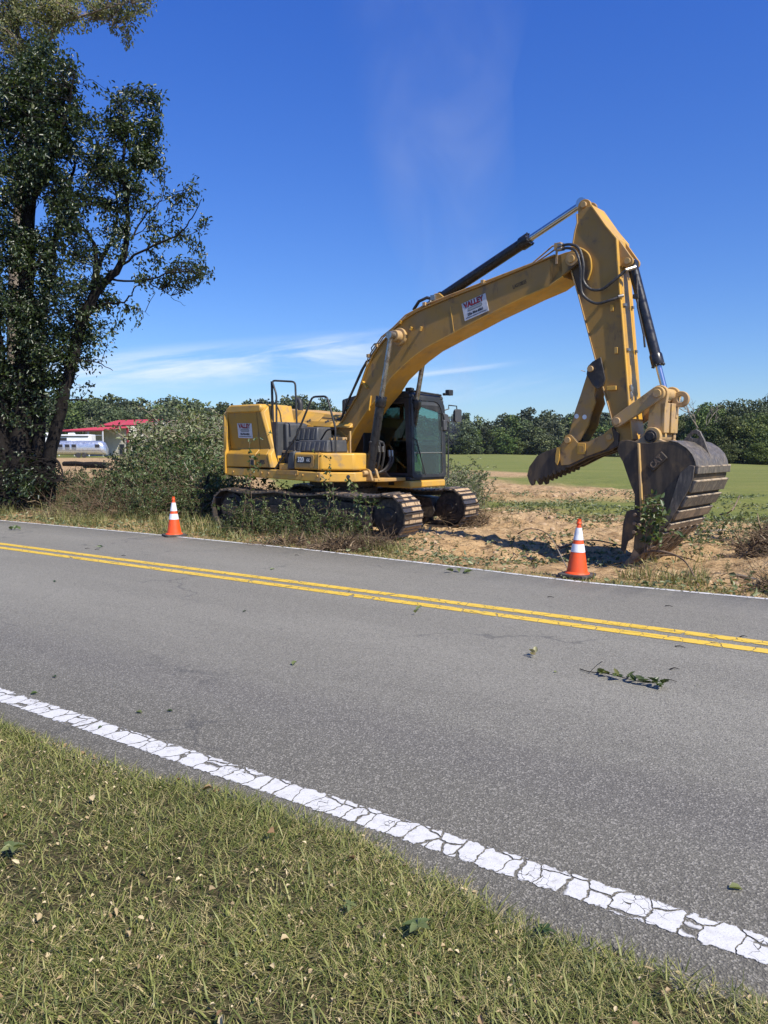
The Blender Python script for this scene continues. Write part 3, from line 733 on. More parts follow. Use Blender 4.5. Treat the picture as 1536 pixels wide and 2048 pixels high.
g.prism([(-.32, 1.04), (.95, 1.04), (.55, 1.35), (.30, 1.72), (.20, 1.85)] + arc(.0, 1.66, .19, 30, 190, 8), -.40, -.33)
g.prism([(-.32, 1.04), (.95, 1.04), (.55, 1.35), (.30, 1.72), (.20, 1.85)] + arc(.0, 1.66, .19, 30, 190, 8), .27, .34)
for yy in (-.62, -.44, .36, .54): g.prism([(.98, 1.0), (1.30, 1.0)] + arc(1.16, 1.14, .085, 0, 180, 6), yy, yy + .05)
g.build('boom_bracket', PD, EX, .012)
g = MB()
g.cyl((0, -.47, 1.66), (0, -.40, 1.66), .085, n=18); g.cyl((0, -.50, 1.66), (0, -.46, 1.66), .05, n=12)
for x, z in ((.09, 1.60), (-.10, 1.70), (-.13, 1.62)): g.cyl((x, -.43, z), (x, -.40, z), .03, n=8)
g.cyl((1.16, -.72, 1.14), (1.16, -.36, 1.14), .045, n=12)
g.build('foot_pin', MAT['link'], EX, .004)

# counterweight, bulging behind
g = MB(); secs = []
for x, yh, zb, zt in ((-1.95, 1.375, 1.08, 2.36), (-2.04, 1.36, 1.08, 2.36), (-2.16, 1.27, 1.09, 2.36), (-2.36, 1.08, 1.10, 2.35), (-2.56, .85, 1.12, 2.33), (-2.72, .55, 1.14, 2.30), (-2.80, .22, 1.16, 2.28)):
    secs.append([(x, -yh, zb), (x, yh, zb), (x, yh, zt - .12), (x, yh - .1, zt), (x, -yh + .1, zt), (x, -yh, zt - .12)])
g.loft(secs); g.build('counterweight', PA, EX, .03)
# side door: upper panel set in, shoulder, lower panel
def side_sec(x, dy=0.0, front=None):
    z = [(-1.345, 2.27), (-1.262, 1.575), (-1.375, 1.475), (-1.375, 1.22), (-.62, 1.22), (-.62, 2.41), (-1.20, 2.405), (-1.27, 2.35)]
    def fx(zz):
        if front is None: return x
        return float(np.interp(zz, [1.2, 1.28, 1.46, 2.12, 2.2, 2.32, 2.42], [-.545, -.55, -.605, -.865, -.88, -.80, -.83])) + front
    return [(fx(zz), yy + (dy if yy < -1 else 0), zz) for yy, zz in z]
g = MB(); g.loft([side_sec(-1.93), side_sec(-1.035)]); door = g.build('side_door', MAT['side_paint'], EX, .016)
g = MB(); g.loft([side_sec(-1.022), side_sec(-.9, front=-.10)]); g.build('side_panel', MAT['side_paint'], EX, .014)
g = MB(); g.loft([side_sec(-.9, .0, front=-.095), side_sec(-.9, -.006, front=-.05), side_sec(-.9, .03, front=0)]); g.build('panel_post', PA, EX, .012)
g = MB(); g.prism([(-1.94, 2.27), (-.90, 2.27), (-.865, 2.35), (-.90, 2.425), (-1.78, 2.43), (-1.94, 2.36)], -1.375, -.63); g.build('side_cap', PA, EX, .03)
g = MB(); g.tube([(-1.945, -1.385, 1.09), (-1.945, -1.385, 1.5), (-1.935, -1.36, 1.58), (-1.925, -1.345, 2.25), (-1.90, -1.30, 2.41), (-1.90, -.7, 2.445)], .016, 6)
g.build('seam_trim', PA, EX)
g = MB(); g.box(-1.20, -1.06, -1.379, -1.374, 1.25, 1.39, 0); g.build('door_latch_recess', MAT['link'], EX, .003)
g = MB(); g.box(-1.17, -1.08, -1.384, -1.378, 1.26, 1.36); g.build('door_handle', BK, EX, .003)
def panel_decal(parent, x0, z0, x1, z1, y, h, name='company_sign'):
    """white sign: red VALLEY, a grey pill, the phone number"""
    a = math.atan2(z1 - z0, x1 - x0); L = math.hypot(x1 - x0, z1 - z0)
    M_ = Matrix.Translation((x0, y, z0)) @ Matrix.Rotation(-a, 4, 'Y')
    g = MB(); g.box(0, L, -.003, .003, -h, 0, M=M_); s = g.build(name, MAT['white'], parent, 0, 0)
    def at(fx, fz): q = M_ @ Vector((L * fx, 0, -h * fz)); return q.x, q.z
    x, z = at(.48, .20); text('sign_name', 'VALLEY', MAT['ink'], s, x, z, y - .0045, h * .40, a, .80 * L / h * .74, .008 * h / .3, .0004)
    text('sign_name', 'VALLEY', MAT['red'], s, x, z, y - .0056, h * .385, a, .80 * L / h * .75, .001, .0005)
    c = MB(); po = capsule((.25 * L, -.48 * h), (.75 * L, -.48 * h), .088 * h, .088 * h); pi_ = capsule((.25 * L, -.48 * h), (.75 * L, -.48 * h), .068 * h, .068 * h)
    c.add([M_ @ Vector((px, -.0042, pz)) for px, pz in po], [tuple(range(len(po)))]); c.add([M_ @ Vector((px, -.0052, pz)) for px, pz in pi_], [tuple(range(len(pi_)))], 1)
    c.build('sign_pill', [MAT['ink'], MAT['pill']], s, 0, 0)
    x, z = at(.49, .735); text('phone_number', '256-964-6061', MAT['ink'], s, x, z, y - .0045, h * .20, a, .80 * L / h * .72, .003, .0005)
    c = MB(); u0 = .07
    rg = random.Random(3)
    while u0 < .9:
        w = rg.uniform(.012, .035); c.box(L * u0, L * (u0 + w), -.0045, -.0032, -h * .915, -h * rg.uniform(.865, .88), M=M_); u0 += w + .008
    c.build('sign_small_print', MAT['ink'], s, 0, 0)
    return s
sg = panel_decal(door, -1.632, 2.075, -1.20, 2.062, -1.318, .285)
def tip(o):
    """the sign lies on the leaning door panel"""
    for v in o.data.vertices: v.co.y += -1.3265 + 1.318 + (2.075 - v.co.z) * .1194
    for c_ in o.children: tip(c_)
tip(sg)
text('unit_number', '0835', MAT['ink'], EX, -.835, 1.325, -1.3765, .105, 0, .72, .003)

# ---- hood
HT = lambda x: 2.42 - .115 * (x + 1.6)
HB = lambda x: 2.045 - .045 * (x + 1.25)
def lean(g):
    """the hood side slopes inwards towards the top"""
    g.v = [(x, y + max(0, z - HB(x)) * 1.2 if y < 0 else y, z) for x, y, z in g.v]
g = MB(); g.prism([(-1.95, 1.2), (-.45, 1.2), (-.45, HB(-.45) - .0), (.50, HB(.5)), (.50, HT(.5)), (-1.95, HT(-1.95) - .03)], -.38, 1.22); lean(g); g.build('engine_hood', PA, EX, .02)
for a_, b_ in ((-1.16, -.44), (-.43, .05)):
    g = MB(); g.prism([(a_ + .012, HB(a_) + .03), (b_ - .012, HB(b_) + .03), (b_ - .012, HT(b_) - .035 if a_ < -1 else HT(b_) - .13), (a_ + .012, HT(a_) - .035 if a_ < -1 else HT(a_) - .13)], -.393, -.381); lean(g)
    dr = g.build('hood_door', PA, EX, .006)
    h_ = MB(); xm = (a_ + b_) / 2 + (.1 if a_ < -1 else .0); zz = HB(xm) + .10
    h_.box(xm - .06, xm + .05, -.407, -.394, zz, zz + .018); h_.box(xm - .02, xm + .01, -.412, -.394, zz - .02, zz + .045); lean(h_); h_.build('hood_latch', BK, dr, .003)
g = MB(); g.prism([(.07, HB(.07) + .03), (.49, HB(.49) + .03), (.49, HT(.49) - .085), (.07, HT(.07) - .13)], -.393, -.381); lean(g); g.build('hood_door', PA, EX, .006)
g = MB(); g.prism([(-.42, HT(-.42) - .105), (.48, HT(.48) - .075), (.48, HT(.48) - .062), (-.42, HT(-.42) - .09)], -.397, -.381); g.box(.02, .15, -.41, -.382, HT(.08) - .10, HT(.08) - .065); lean(g); g.build('hood_hinge', BK, EX, .003)
g = MB(); g.tube([(-1.35, .1, 2.36), (-1.35, .1, 2.50), (-1.37, .1, 2.56), (-1.44, .1, 2.60)], .055, 14); g.build('exhaust_stack', BK, EX)
g = MB(); g.prism([(.50, 1.03), (.62, 1.03), (.62, 2.72), (.55, 2.80), (.32, 2.80), (.28, 2.3), (.50, 2.2)], .30, .44); g.build('cab_rear_post', BK, EX, .02)
g = MB(); g.box(-.45, .52, .0, 1.0, 1.05, 2.0); g.box(-1.9, -.4, -.6, -.34, 1.05, 2.0); g.build('machinery_bay', MAT['grease'], EX, .01)

# ---- steps and boxes on the right walkway
g = MB(); g.prism([(-.84, 2.085), (-.60, 2.085), (-.60, 1.20), (-.53, 1.20), (-.565, 1.30)], -1.22, -.55); g.prism([(-.60, 2.08), (-.50, 2.05), (-.46, 1.2), (-.60, 1.2)], -1.05, -.5); g.build('step_housing', ST, EX, .03)
def grille_step(x0, x1, y0, y1, z0, z1, n):
    g = MB(); g.loft([[(x0, y0, z0), (x1, y0, z0), (x1, y1, z0), (x0, y1, z0)], [(x0 + .03, y0 + .05, z1), (x1 - .03, y0 + .05, z1), (x1 - .03, y1, z1), (x0 + .03, y1, z1)]])
    o = g.build('step_box', ST, EX, .025)
    r_ = MB(); w = (x1 - x0 - .08) / n
    for k in range(n):
        a = x0 + .05 + k * w
        r_.loft([[(a, y0 - .012, z0 + .03), (a + w * .55, y0 - .012, z0 + .03), (a + w * .55, y0 + .02, z0 + .03), (a, y0 + .02, z0 + .03)],
                 [(a, y0 + .035, z1 - .035), (a + w * .55, y0 + .035, z1 - .035), (a + w * .55, y0 + .06, z1 - .035), (a, y0 + .06, z1 - .035)]])
    r_.build('step_rib', ST, o, .006)
    return o
grille_step(-.13, .70, -1.17, -.62, 1.51, 1.735, 6)
grille_step(-.52, .10, -.84, -.42, 1.72, 1.985, 4)
g = MB(); g.box(-.50, -.10, -1.02, -.5, 1.18, 1.72); g.build('step_riser', ST, EX, .02)
g = MB(); g.box(-.46, -.13, -1.20, -.80, 1.50, 1.545); g.build('step_tread', MAT['link'], EX, .006)
g = MB(); g.prism([(-.17, 1.20), (.02, 1.20), (.02, 1.535), (-.10, 1.52), (-.15, 1.42)], -1.345, -.55); g.build('battery_box', ST, EX, .025)
g = MB(); g.box(-.44, -.18, -1.30, -1.0, 1.18, 1.30); g.build('toe_box', PA, EX, .015)
g = MB()
g.cyl((.30, -.55, 1.73), (.30, -.55, 1.80), .04, n=12); g.box(.42, .56, -.62, -.5, 1.74, 1.79); g.cyl((.70, -.56, 1.50), (.70, -.56, 1.90), .018, n=8); g.box(.2, .27, -.62, -.52, 1.735, 1.78)
g.build('filler_fittings', MAT['link'], EX, .004)
# tool box with model badge; its front half turns in with the deck corner
TB = [(.02, -1.355), (.655, -1.355), (.73, -1.365), (1.135, -.92), (1.135, -.50), (.02, -.50)]
g = MB(); g.loft([[(x, y, 1.205 - .012 * x) for x, y in TB], [(x, y + (.015 if y < -1 else 0), 1.51 - .01 * x) for x, y in TB]]); tbx = g.build('tool_box', PA, EX, .035, seg=3)
g = MB(); g.box(.675, .69, -1.372, -1.30, 1.21, 1.51); g.build('tool_box_seam', PD, tbx, .003)
g = MB(); g.prism(rrect(.09, .56, 1.235, 1.47, .05), -1.362, -1.352); bd = g.build('badge_recess', PD, tbx, .004)
g = MB(); g.prism(rrect(.11, .50, 1.315, 1.435, (.05, .02, .05, .02)), -1.368, -1.36); bp = g.build('badge_plate', BK, tbx, .004)
text('model_number', '320', MAT['silver_ink'], bp, .225, 1.378, -1.3705, .125, 0, .85, .004)
text('model_suffix', 'GC', MAT['silver_ink'], bp, .42, 1.372, -1.3705, .07, 0, .8, .001)

# ---- handrails
def rail(pts, r=.019, n=8, name='handrail', m_=BK):
    """rounded bends: cut corners before sweeping"""
    P_ = [Vector(p) for p in pts]; q = [P_[0]]
    for i in range(1, len(P_) - 1):
        a = (P_[i - 1] - P_[i]); b_ = (P_[i + 1] - P_[i]); d = min(.07, a.length * .4, b_.length * .4)
        for t in (0, .33, .67, 1):
            s0 = P_[i] + a.normalized() * d; s1 = P_[i] + b_.normalized() * d
            q.append(s0 * (1 - t) ** 2 + P_[i] * 2 * t * (1 - t) + s1 * t * t)
    q.append(P_[-1]); g = MB(); g.tube(q, r, n); return g.build(name, m_, EX, 0, 50)
rail([(-.615, -1.22, 1.20), (-.60, -1.22, 1.35), (-.585, -1.22, 2.60), (-.735, -1.20, 2.865), (-.30, -1.0, 2.83), (-.27, -1.0, 2.05)])
rail([(-.735, -1.20, 2.85), (-.775, -1.15, 2.06)], .024)
rail([(-.56, -1.30, 1.19), (-.03, -1.22, 1.83), (.325, -1.16, 2.515), (.64, -1.10, 2.515), (.80, -1.05, 1.95), (.80, -1.05, 1.50)])
rail([(.80, -1.05, 1.935), (.55, -1.02, 1.92), (.34, -.98, 1.72)], .016)
rail([(-.10, -1.21, 1.74), (-.09, -1.25, 1.20)], .018)

# ---- cab
CF = lambda z: 1.455 - .055 * (z - .9) / 1.7                                   # the front leans back slightly
g = MB(); g.slab([(.60, .26), (1.47, .26), (1.47, 1.36), (-.35, 1.36), (-.35, .26)], .835, .975)
cbase = g.build('cab_base', PA, EX, .03)
g = MB(); g.box(.93, 1.07, .254, .262, .885, .945); g.build('base_slot', MAT['ink'], cbase, 0)
y0, y1 = .30, 1.37
def bar(g, p, q, w=.05, d=.05):
    p, q = Vector(p), Vector(q); g.tube([p, q], w, 4)
cabm = MB()
cabm.box(-.35, CF(1.0) - .01, y0, y1, .976, 1.05)                                 # floor
cabm.prism([(-.35, 2.56), (.2, 2.665), (1.30, 2.655), (1.40, 2.58), (1.405, 2.53), (-.35, 2.50)], y0 + .01, y1 - .01)   # roof
cabm.box(-.35, -.25, y0, y1, 1.05, 2.55)                                            # rear wall
cabm.prism([(CF(1) - .10, 1.05), (CF(1), 1.05), (CF(2.53), 2.53), (CF(2.53) - .14, 2.53)], y0, y0 + .075)
cabm.prism([(CF(1) - .09, 1.05), (CF(1), 1.05), (CF(2.53), 2.53), (CF(2.53) - .12, 2.53)], y1 - .06, y1)
for yy in (y0, y1 - .05):
    cabm.box(.30, .40, yy, yy + .05, 1.05, 2.53); cabm.box(-.25, .30, yy, yy + .05, 1.05, 1.55); cabm.box(-.25, 1.3, yy, yy + .05, 2.42, 2.52); cabm.box(.4, 1.36, yy, yy + .05, 1.05, 1.12)
cab = cabm.build('cab', BK, EX, .02)
def front_ring(name, yo0, yo1, zo0, zo1, r1, yi0, yi1, zi0, zi1, r2, th_, off, m_, par):
    o_ = rrect(yo0, yo1, zo0, zo1, r1); i_ = rrect(yi0, yi1, zi0, zi1, r2); g = MB(); n = len(o_)
    def P3(q, d): return (CF(q[1]) + d, q[0], q[1])
    p = [P3(q, off) for q in o_] + [P3(q, off) for q in i_] + [P3(q, off + th_) for q in o_] + [P3(q, off + th_) for q in i_]
    f = []
    for i in range(n):
        j = (i + 1) % n; f += [(i, j, n + j, n + i), (2 * n + i, 3 * n + i, 3 * n + j, 2 * n + j), (i, 2 * n + i, 2 * n + j, j), (n + i, n + j, 3 * n + j, 3 * n + i)]
    g.add(p, f); return g.build(name, m_, par, .004)
front_ring('windshield_frame', y0 + .01, y1 - .0, 1.03, 2.55, (.05, .22, .05, .05), y0 + .085, y1 - .10, 1.09, 2.485, (.06, .24, .05, .09), .022, .004, BK, cab)
g = MB(); o_ = rrect(y0 + .08, y1 - .09, 1.08, 2.49, (.06, .24, .05, .09))
g.add([(CF(q[1]) - .005, q[0], q[1]) for q in o_] + [(CF(q[1]) + .003, q[0], q[1]) for q in o_], [tuple(range(len(o_))), tuple(range(2 * len(o_) - 1, len(o_) - 1, -1))] + [(i, (i + 1) % len(o_), (i + 1) % len(o_) + len(o_), i + len(o_)) for i in range(len(o_))])
g.build('windshield', MAT['glass'], cab, 0, 0)
g = MB(); o_ = rrect(y0 + .09, y1 - .11, 2.395, 2.482, (.01, .22, .08, .01)); g.add([(CF(q[1]) + .004, q[0], q[1]) for q in o_] + [(CF(q[1]) + .010, q[0], q[1]) for q in o_], [tuple(range(len(o_))), tuple(range(2 * len(o_) - 1, len(o_) - 1, -1))] + [(i, (i + 1) % len(o_), (i + 1) % len(o_) + len(o_), i + len(o_)) for i in range(len(o_))]); g.build('sun_strip', ST, cab, 0, 0)
g = MB(); g.box(CF(1.5) - .01, CF(1.5) + .012, y0 + .08, y1 - .09, 1.49, 1.512); g.prism([(CF(1.1) + .012, 1.06), (CF(1.1) + .02, 1.06), (CF(2) + .02, 2.0), (CF(2) + .012, 2.0)], y1 - .105, y1 - .088); g.build('window_bar', MAT['fitting'], cab, .002)
g = MB(); g.tube([(CF(1.8) + .03, y0 + .05, 1.78), (CF(1.7) + .05, y0 + .12, 1.74), (CF(1.35) + .04, y0 + .27, 1.38), (CF(1.1) + .03, y0 + .40, 1.08)], .012, 6); g.tube([(CF(1.7) + .04, y0 + .13, 1.72), (CF(1.5) + .045, y0 + .26, 1.45)], .007, 5); g.build('wiper', BK, cab)
g = MB(); g.box(CF(2.3) + .004, CF(2.3) + .05, y0 + .0, y0 + .05, 2.0, 2.42); g.build('wiper_motor', BK, cab, .01)
for yy, nm in ((y0 + .012, 'side_window'), (y1 - .02, 'door_window')):
    g = MB(); g.prism([(-.24, 1.55), (.31, 1.55), (.31, 2.43), (-.24, 2.43)], yy, yy + .006); g.prism([(.39, 1.10), (CF(1.1) - .08, 1.10), (CF(2.43) - .12, 2.43), (.39, 2.43)], yy, yy + .006); g.build(nm, MAT['shaded_glass'] if nm == 'side_window' else MAT['glass'], cab, 0, 0)
g = MB(); g.box(.05, .55, .62, 1.06, 1.28, 1.45); g.prism([(.0, 1.42), (.16, 1.42), (.08, 2.05), (-.06, 2.08)], .64, 1.04); g.prism([(-.06, 2.10), (.04, 2.10), (.03, 2.30), (-.06, 2.30)], .74, .94); g.box(.15, .45, .66, 1.02, 1.05, 1.28); g.build('operator_seat', ST, cab, .04)
g = MB(); g.box(.25, .85, .42, .58, 1.30, 1.62); g.box(.25, .85, 1.10, 1.24, 1.30, 1.62); g.tube([(.82, .5, 1.6), (.84, .5, 1.78)], [.02, .03], 8); g.tube([(.82, 1.17, 1.6), (.84, 1.17, 1.78)], [.02, .03], 8); g.box(1.12, 1.24, .40, .50, 1.55, 1.80); g.build('control_console', ST, cab, .03)
g = MB(); g.box(1.0, 1.36, 1.19, 1.30, 1.05, 1.75); g.box(1.30, 1.40, .42, 1.28, 1.63, 1.71); g.build('dash_panel', BK, cab, .02)
g = MB(); g.box(1.36, 1.44, y1 + .01, y1 + .07, 2.62, 2.67); g.box(1.42, 1.52, y1 + .02, y1 + .16, 2.62, 2.73); g.build('work_lamp', BK, cab, .012)
for x, yy in ((1.25, y0 + .06), (1.2, y0 + .16), (.25, y0 + .15)):
    g = MB(); g.box(x, x + .13, yy, yy + .08, 2.64, 2.72); g.build('work_lamp', BK, cab, .012)
g = MB(); g.tube([(1.40, y0 + .1, 2.655), (1.41, y1 - .1, 2.615)], .02, 6); g.build('roof_gutter', BK, cab)
g = MB(); g.tube([(1.46, y1 + .08, 2.18), (1.46, y1 + .09, 1.0), (1.42, y1 + .02, .95)], .014, 6); g.tube([(1.40, y1 - .02, 2.27), (1.46, y1 + .08, 2.18)], .014, 6); g.build('cab_grab_rail', BK, cab)
mir = MB(); mir.tube([(1.42, y1, 2.33), (1.46, y1 + .09, 2.36), (1.46, y1 + .09, 2.43), (1.50, y1 + .30, 2.42), (1.51, y1 + .31, 2.24)], .013, 6)
mo = mir.build('mirror_arm', BK, cab)
g = MB(); o_ = rrect(y1 + .22, y1 + .44, 2.10, 2.36, .045); g.loft([[(1.53, q[0], q[1]) for q in o_], [(1.49, q[0], q[1]) for q in o_], [(1.45, (q[0] - (y1 + .33)) * .75 + y1 + .33, (q[1] - 2.23) * .8 + 2.23) for q in o_]]); g.build('mirror', ST, mo, .008)
g = MB(); g.loft([[(1.46, y1 - .10, 2.28), (1.50, y1 + .03, 2.24), (1.52, y1 + .07, 2.06), (1.47, y1 - .06, 2.14)], [(1.42, y1 - .08, 2.28), (1.45, y1 + .03, 2.25), (1.46, y1 + .06, 2.08), (1.42, y1 - .05, 2.13)]]); g.box(1.40, 1.49, y1 - .10, y1 + .01, 1.93, 2.14); g.build('front_mirror', ST, cab, .015)

# ---- boom
BU = [(.0, 1.86), (.096, 1.93), (.637, 2.56), (.866, 3.035), (1.051, 3.284), (1.27, 3.50), (1.494, 3.664), (1.749, 3.83), (2.052, 3.943), (2.787, 4.098), (3.461, 4.22), (4.283, 4.385), (4.701, 4.475), (4.90, 4.49)]
BL = [(.02, 1.50), (.267, 1.53), (.519, 1.91), (.914, 2.337), (1.245, 2.624), (1.436, 2.845), (1.682, 3.017), (1.91, 3.16), (2.209, 3.314), (2.7, 3.481), (3.156, 3.63), (3.467, 3.736), (4.256, 3.965), (4.617, 4.055), (4.82, 4.16)]
YN, YF = -.28, .22
g = MB()
prof = BU[:-1] + [(4.80, 4.49), (4.82, 4.30)] + BL[::-1]
g.prism(prof, YN, YF)
for a_, b_ in ((YN, YN + .055), (YF - .055, YF)):
    g.prism([(4.60, 4.455), (4.86, 4.50)] + arc(4.968, 4.385, .125, 110, -60, 10) + [(4.83, 4.17), (4.60, 4.06)], a_, b_)
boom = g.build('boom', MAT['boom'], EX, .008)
def strip(name, line, w, t, m_, par, ya, yb):
    g = MB(); n = len(line); secs = []
    for i, (x, z) in enumerate(line):
        a, b_ = line[max(0, i - 1)], line[min(n - 1, i + 1)]; d = math.hypot(b_[0] - a[0], b_[1] - a[1]); nx_, nz_ = -(b_[1] - a[1]) / d * t, (b_[0] - a[0]) / d * t
        secs.append([(x, ya, z), (x, yb, z), (x + nx_, yb, z + nz_), (x + nx_, ya, z + nz_)])
    g.loft(secs); return g.build(name, m_, par, 0, 30)
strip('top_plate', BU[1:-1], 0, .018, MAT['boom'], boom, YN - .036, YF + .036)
strip('bottom_plate', BL[1:], 0, -.016, PA, boom, YN - .014, YF + .014)
def rib(par, a, b_, y, w=.016, d=.02, name='weld_rib', m_=None):
    g = MB(); v = Vector((b_[0] - a[0], 0, b_[1] - a[1])); n_ = Vector((-v.z, 0, v.x)).normalized() * w / 2
    A = Vector((a[0], 0, a[1])); B_ = Vector((b_[0], 0, b_[1]))
    g.prism([((A + n_).x, (A + n_).z), ((B_ + n_).x, (B_ + n_).z), ((B_ - n_).x, (B_ - n_).z), ((A - n_).x, (A - n_).z)], y - d, y + .002)
    return g.build(name, m_ or MAT['paint'], par, .003)
rib(boom, (2.755, 3.95), (2.83, 3.53), YN, .016, .006); rib(boom, (.785, 2.82), (.89, 2.69), YN, .025, .05); rib(boom, (.20, 1.92), (.335, 1.815), YN, .025, .02); rib(boom, (.975, 2.55), (.93, 2.28), YN, .018, .03)
for (x, z), l in (((1.70, 3.80), .05), ((1.93, 3.67), .05), ((2.146, 3.645), .07)): rib(boom, (x - .015, z - l / 2), (x + .015, z + l / 2), YN, .03, .05, 'lifting_lug')
g = MB(); g.cyl((1.665, YN + .01, 3.555), (1.665, YN - .05, 3.555), .155, .15, 28); g.cyl((1.665, YN - .05, 3.555), (1.665, -.46, 3.555), .105, .10, 24); g.build('cylinder_boss', MAT['link'], boom, .008)
g = MB(); g.cyl((1.665, YF, 3.555), (1.665, .42, 3.555), .105, .10, 24); g.build('cylinder_boss', MAT['link'], boom, .008)
panel_decal(boom, 2.986, 3.967, 3.452, 4.084, YN - .004, .295)
text('serial_number', 'LAS10835', MAT['stencil'], boom, 4.085, 4.135, YN - .0025, .085, .235, .72, .001)
g = MB(); g.cyl((4.968, YN - .035, 4.385), (4.968, YF + .035, 4.385), .055, n=18); g.cyl((4.968, YN - .012, 4.385), (4.968, YN, 4.385), .10, n=20); g.build('boom_tip_pin', MAT['link'], boom, .004)
g = MB()
for k in range(2):
    o_ = .05 * k; g.tube([(.80, YN + .05 + o_, 3.08), (.85, YN + .05 + o_, 3.27), (1.18, YN + .05 + o_, 3.585 + .02), (1.45, YN + .05 + o_, 3.74), (1.74, YN + .05 + o_, 3.93), (2.17, YN + .06 + o_, 4.06), (2.70, YN + .05 + o_, 4.155), (3.37, YN + .05 + o_, 4.275), (4.28, YN + .05 + o_, 4.44), (4.62, YN + .05 + o_, 4.64 - .05 * k), (4.76, YN + .05 + o_, 4.635 - .06 * k)], .0125, 6)
g.build('boom_pipe', MAT['link'], boom)
g = MB()
g.tube([(.84, YN + .02, 3.20), (.72, YN + .0, 3.03), (.5, YN, 2.68), (.30, YN, 2.38), (.12, YN + .05, 2.1)], .014, 6); g.tube([(.84, YN + .07, 3.22), (.70, YN + .08, 3.06), (.47, YN + .07, 2.70), (.27, YN + .07, 2.4), (.1, YN + .1, 2.1)], .014, 6)
g.tube([(1.02, YN - .03, 3.35), (1.06, YN - .10, 3.40), (1.14, YN - .10, 3.47), (1.2, YN - .05, 3.48)], .010, 5)
g.build('boom_hose', MAT['hose'], boom)
g = MB()
for x, z in ((.86, 3.29), (1.06, 3.46), (3.37, 4.28), (2.17, 4.07)): g.box(x - .03, x + .03, YN + .02, YN + .13, z - .03, z + .03)
g.box(4.68, 4.79, YN - .015, YN + .12, 4.56, 4.66); g.box(4.70, 4.74, YN - .005, YN + .0, 4.35, 4.58)
g.build('pipe_clamp', MAT['link'], boom, .004)
g = MB(); g.tube([(2.30, -.16, 4.15), (2.16, -.16, 4.19), (1.98, -.15, 4.15), (1.85, -.14, 4.02)], .028, 8); g.tube([(2.42, -.05, 4.2), (2.25, -.06, 4.19), (2.1, -.08, 4.10)], .025, 8); g.build('stick_hose', MAT['hose'], boom)
g = MB(); g.box(2.27, 2.37, -.21, -.12, 4.12, 4.21); g.cyl((2.12, -.2, 4.06), (2.30, -.2, 4.10), .03, n=8); g.cyl((2.4, -.03, 4.17), (2.48, -.03, 4.22), .04, n=8); g.build('hose_fitting', MAT['fitting'], boom, .004)
g = MB()
for yy in (-.16, .06): g.prism([(2.2, 4.0), (2.62, 4.08), (2.42, 4.24), (2.32, 4.24)], yy, yy + .04)
g.build('cylinder_lug', PD, boom, .008)

# ---- rams
def ram(name, a, b_, split, rb, rr, parent=None, rod_m=None, y=None, body_eye=True, rod_eye=True, collar=1.22):
    a, b_ = Vector(a), Vector(b_); d = (b_ - a).normalized(); s = a + (b_ - a) * split; L = (b_ - a).length
    g = MB(); g.tube([a + d * rb * .6, s - d * .16], rb, 22)
    g.tube([s - d * .18, s - d * .15, s - d * .02, s], [rb * 1.02, rb * collar, rb * collar, rb * collar * .93], 22)
    for k in range(10):
        q = Vector((0, 1, 0)); u_ = d.cross(q).normalized(); t = 2 * math.pi * k / 10; o_ = (q * math.cos(t) + u_ * math.sin(t)) * rb * 1.12
        g.tube([s + o_ - d * .01, s + o_ + d * .015], .014, 6)
    if body_eye: g.cyl(a + Vector((0, -rb * .85, 0)), a + Vector((0, rb * .85, 0)), rb * .95, n=20)
    o = g.build(name, MAT['cylinder'], EX, .004)
    g = MB(); g.tube([s - d * .01, b_ - d * rr], rr, 20)
    if rod_eye: g.cyl(b_ + Vector((0, -rb * .8, 0)), b_ + Vector((0, rb * .8, 0)), rr * 1.5, n=20)
    g.build('ram_rod', rod_m or MAT['chrome'], o, 0, 40)
    return o
bc = ram('boom_ram', (1.16, -.535, 1.14), (1.665, -.535, 3.555), .56, .082, .045, rod_m=MAT['dull_chrome'])
g = MB(); g.cyl((1.665, -.60, 3.555), (1.665, -.48, 3.555), .062, n=18); g.build('ram_head', MAT['cylinder'], bc, .006)
ram('boom_ram', (1.16, .47, 1.14), (1.665, .47, 3.555), .56, .082, .045, rod_m=MAT['dull_chrome'])
ram('stick_ram', (2.40, -.03, 4.19), (5.0, -.03, 5.235), .655, .088, .05)
br = ram('bucket_ram', (5.79, -.03, 4.245), (6.351, -.03, 2.304), .765, .074, .043)
g = MB(); g.tube([(5.90, -.10, 4.06), (5.93, -.115, 3.6), (6.03, -.115, 3.2), (6.05, -.11, 3.02)], .015, 6); g.box(5.86, 5.94, -.14, -.06, 3.72, 3.78); g.build('ram_pipe', MAT['hose'], br, .003)

# ---- stick
SN, SF = -.22, .16
BACK = [(5.015, 5.04), (5.029, 4.914), (4.991, 4.784), (4.945, 4.494), (4.935, 4.36), (4.955, 4.20), (5.069, 3.858), (5.286, 3.144), (5.456, 2.594), (5.6, 2.149), (5.671, 1.912), (5.735, 1.69)]
FRONT = [(5.23, 5.115), (5.461, 4.781), (5.63, 4.57), (5.655, 4.274), (5.703, 3.813), (5.715, 3.727), (5.828, 2.707), (5.889, 2.115), (5.952, 1.72)]
g = MB()
g.prism(BACK + arc(5.836, 1.593, .12, 215, 380, 8) + FRONT[::-1] + [(5.17, 5.115)], SN, SF)
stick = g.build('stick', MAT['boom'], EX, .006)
strip('front_plate', FRONT[::-1], 0, -.016, PA, stick, SN - .028, SF + .028)
strip('back_plate', BACK, 0, -.014, MAT['link'], stick, SN - .02, SF + .02)
g = MB()
for yy in (-.15, .05): g.prism(arc(5.085, 5.15, .105, -10, 200, 12) + [(4.99, 4.95), (5.15, 4.9), (5.28, 5.04)], yy, yy + .045)
g.build('stick_ear', PD, stick, .006)
g = MB()
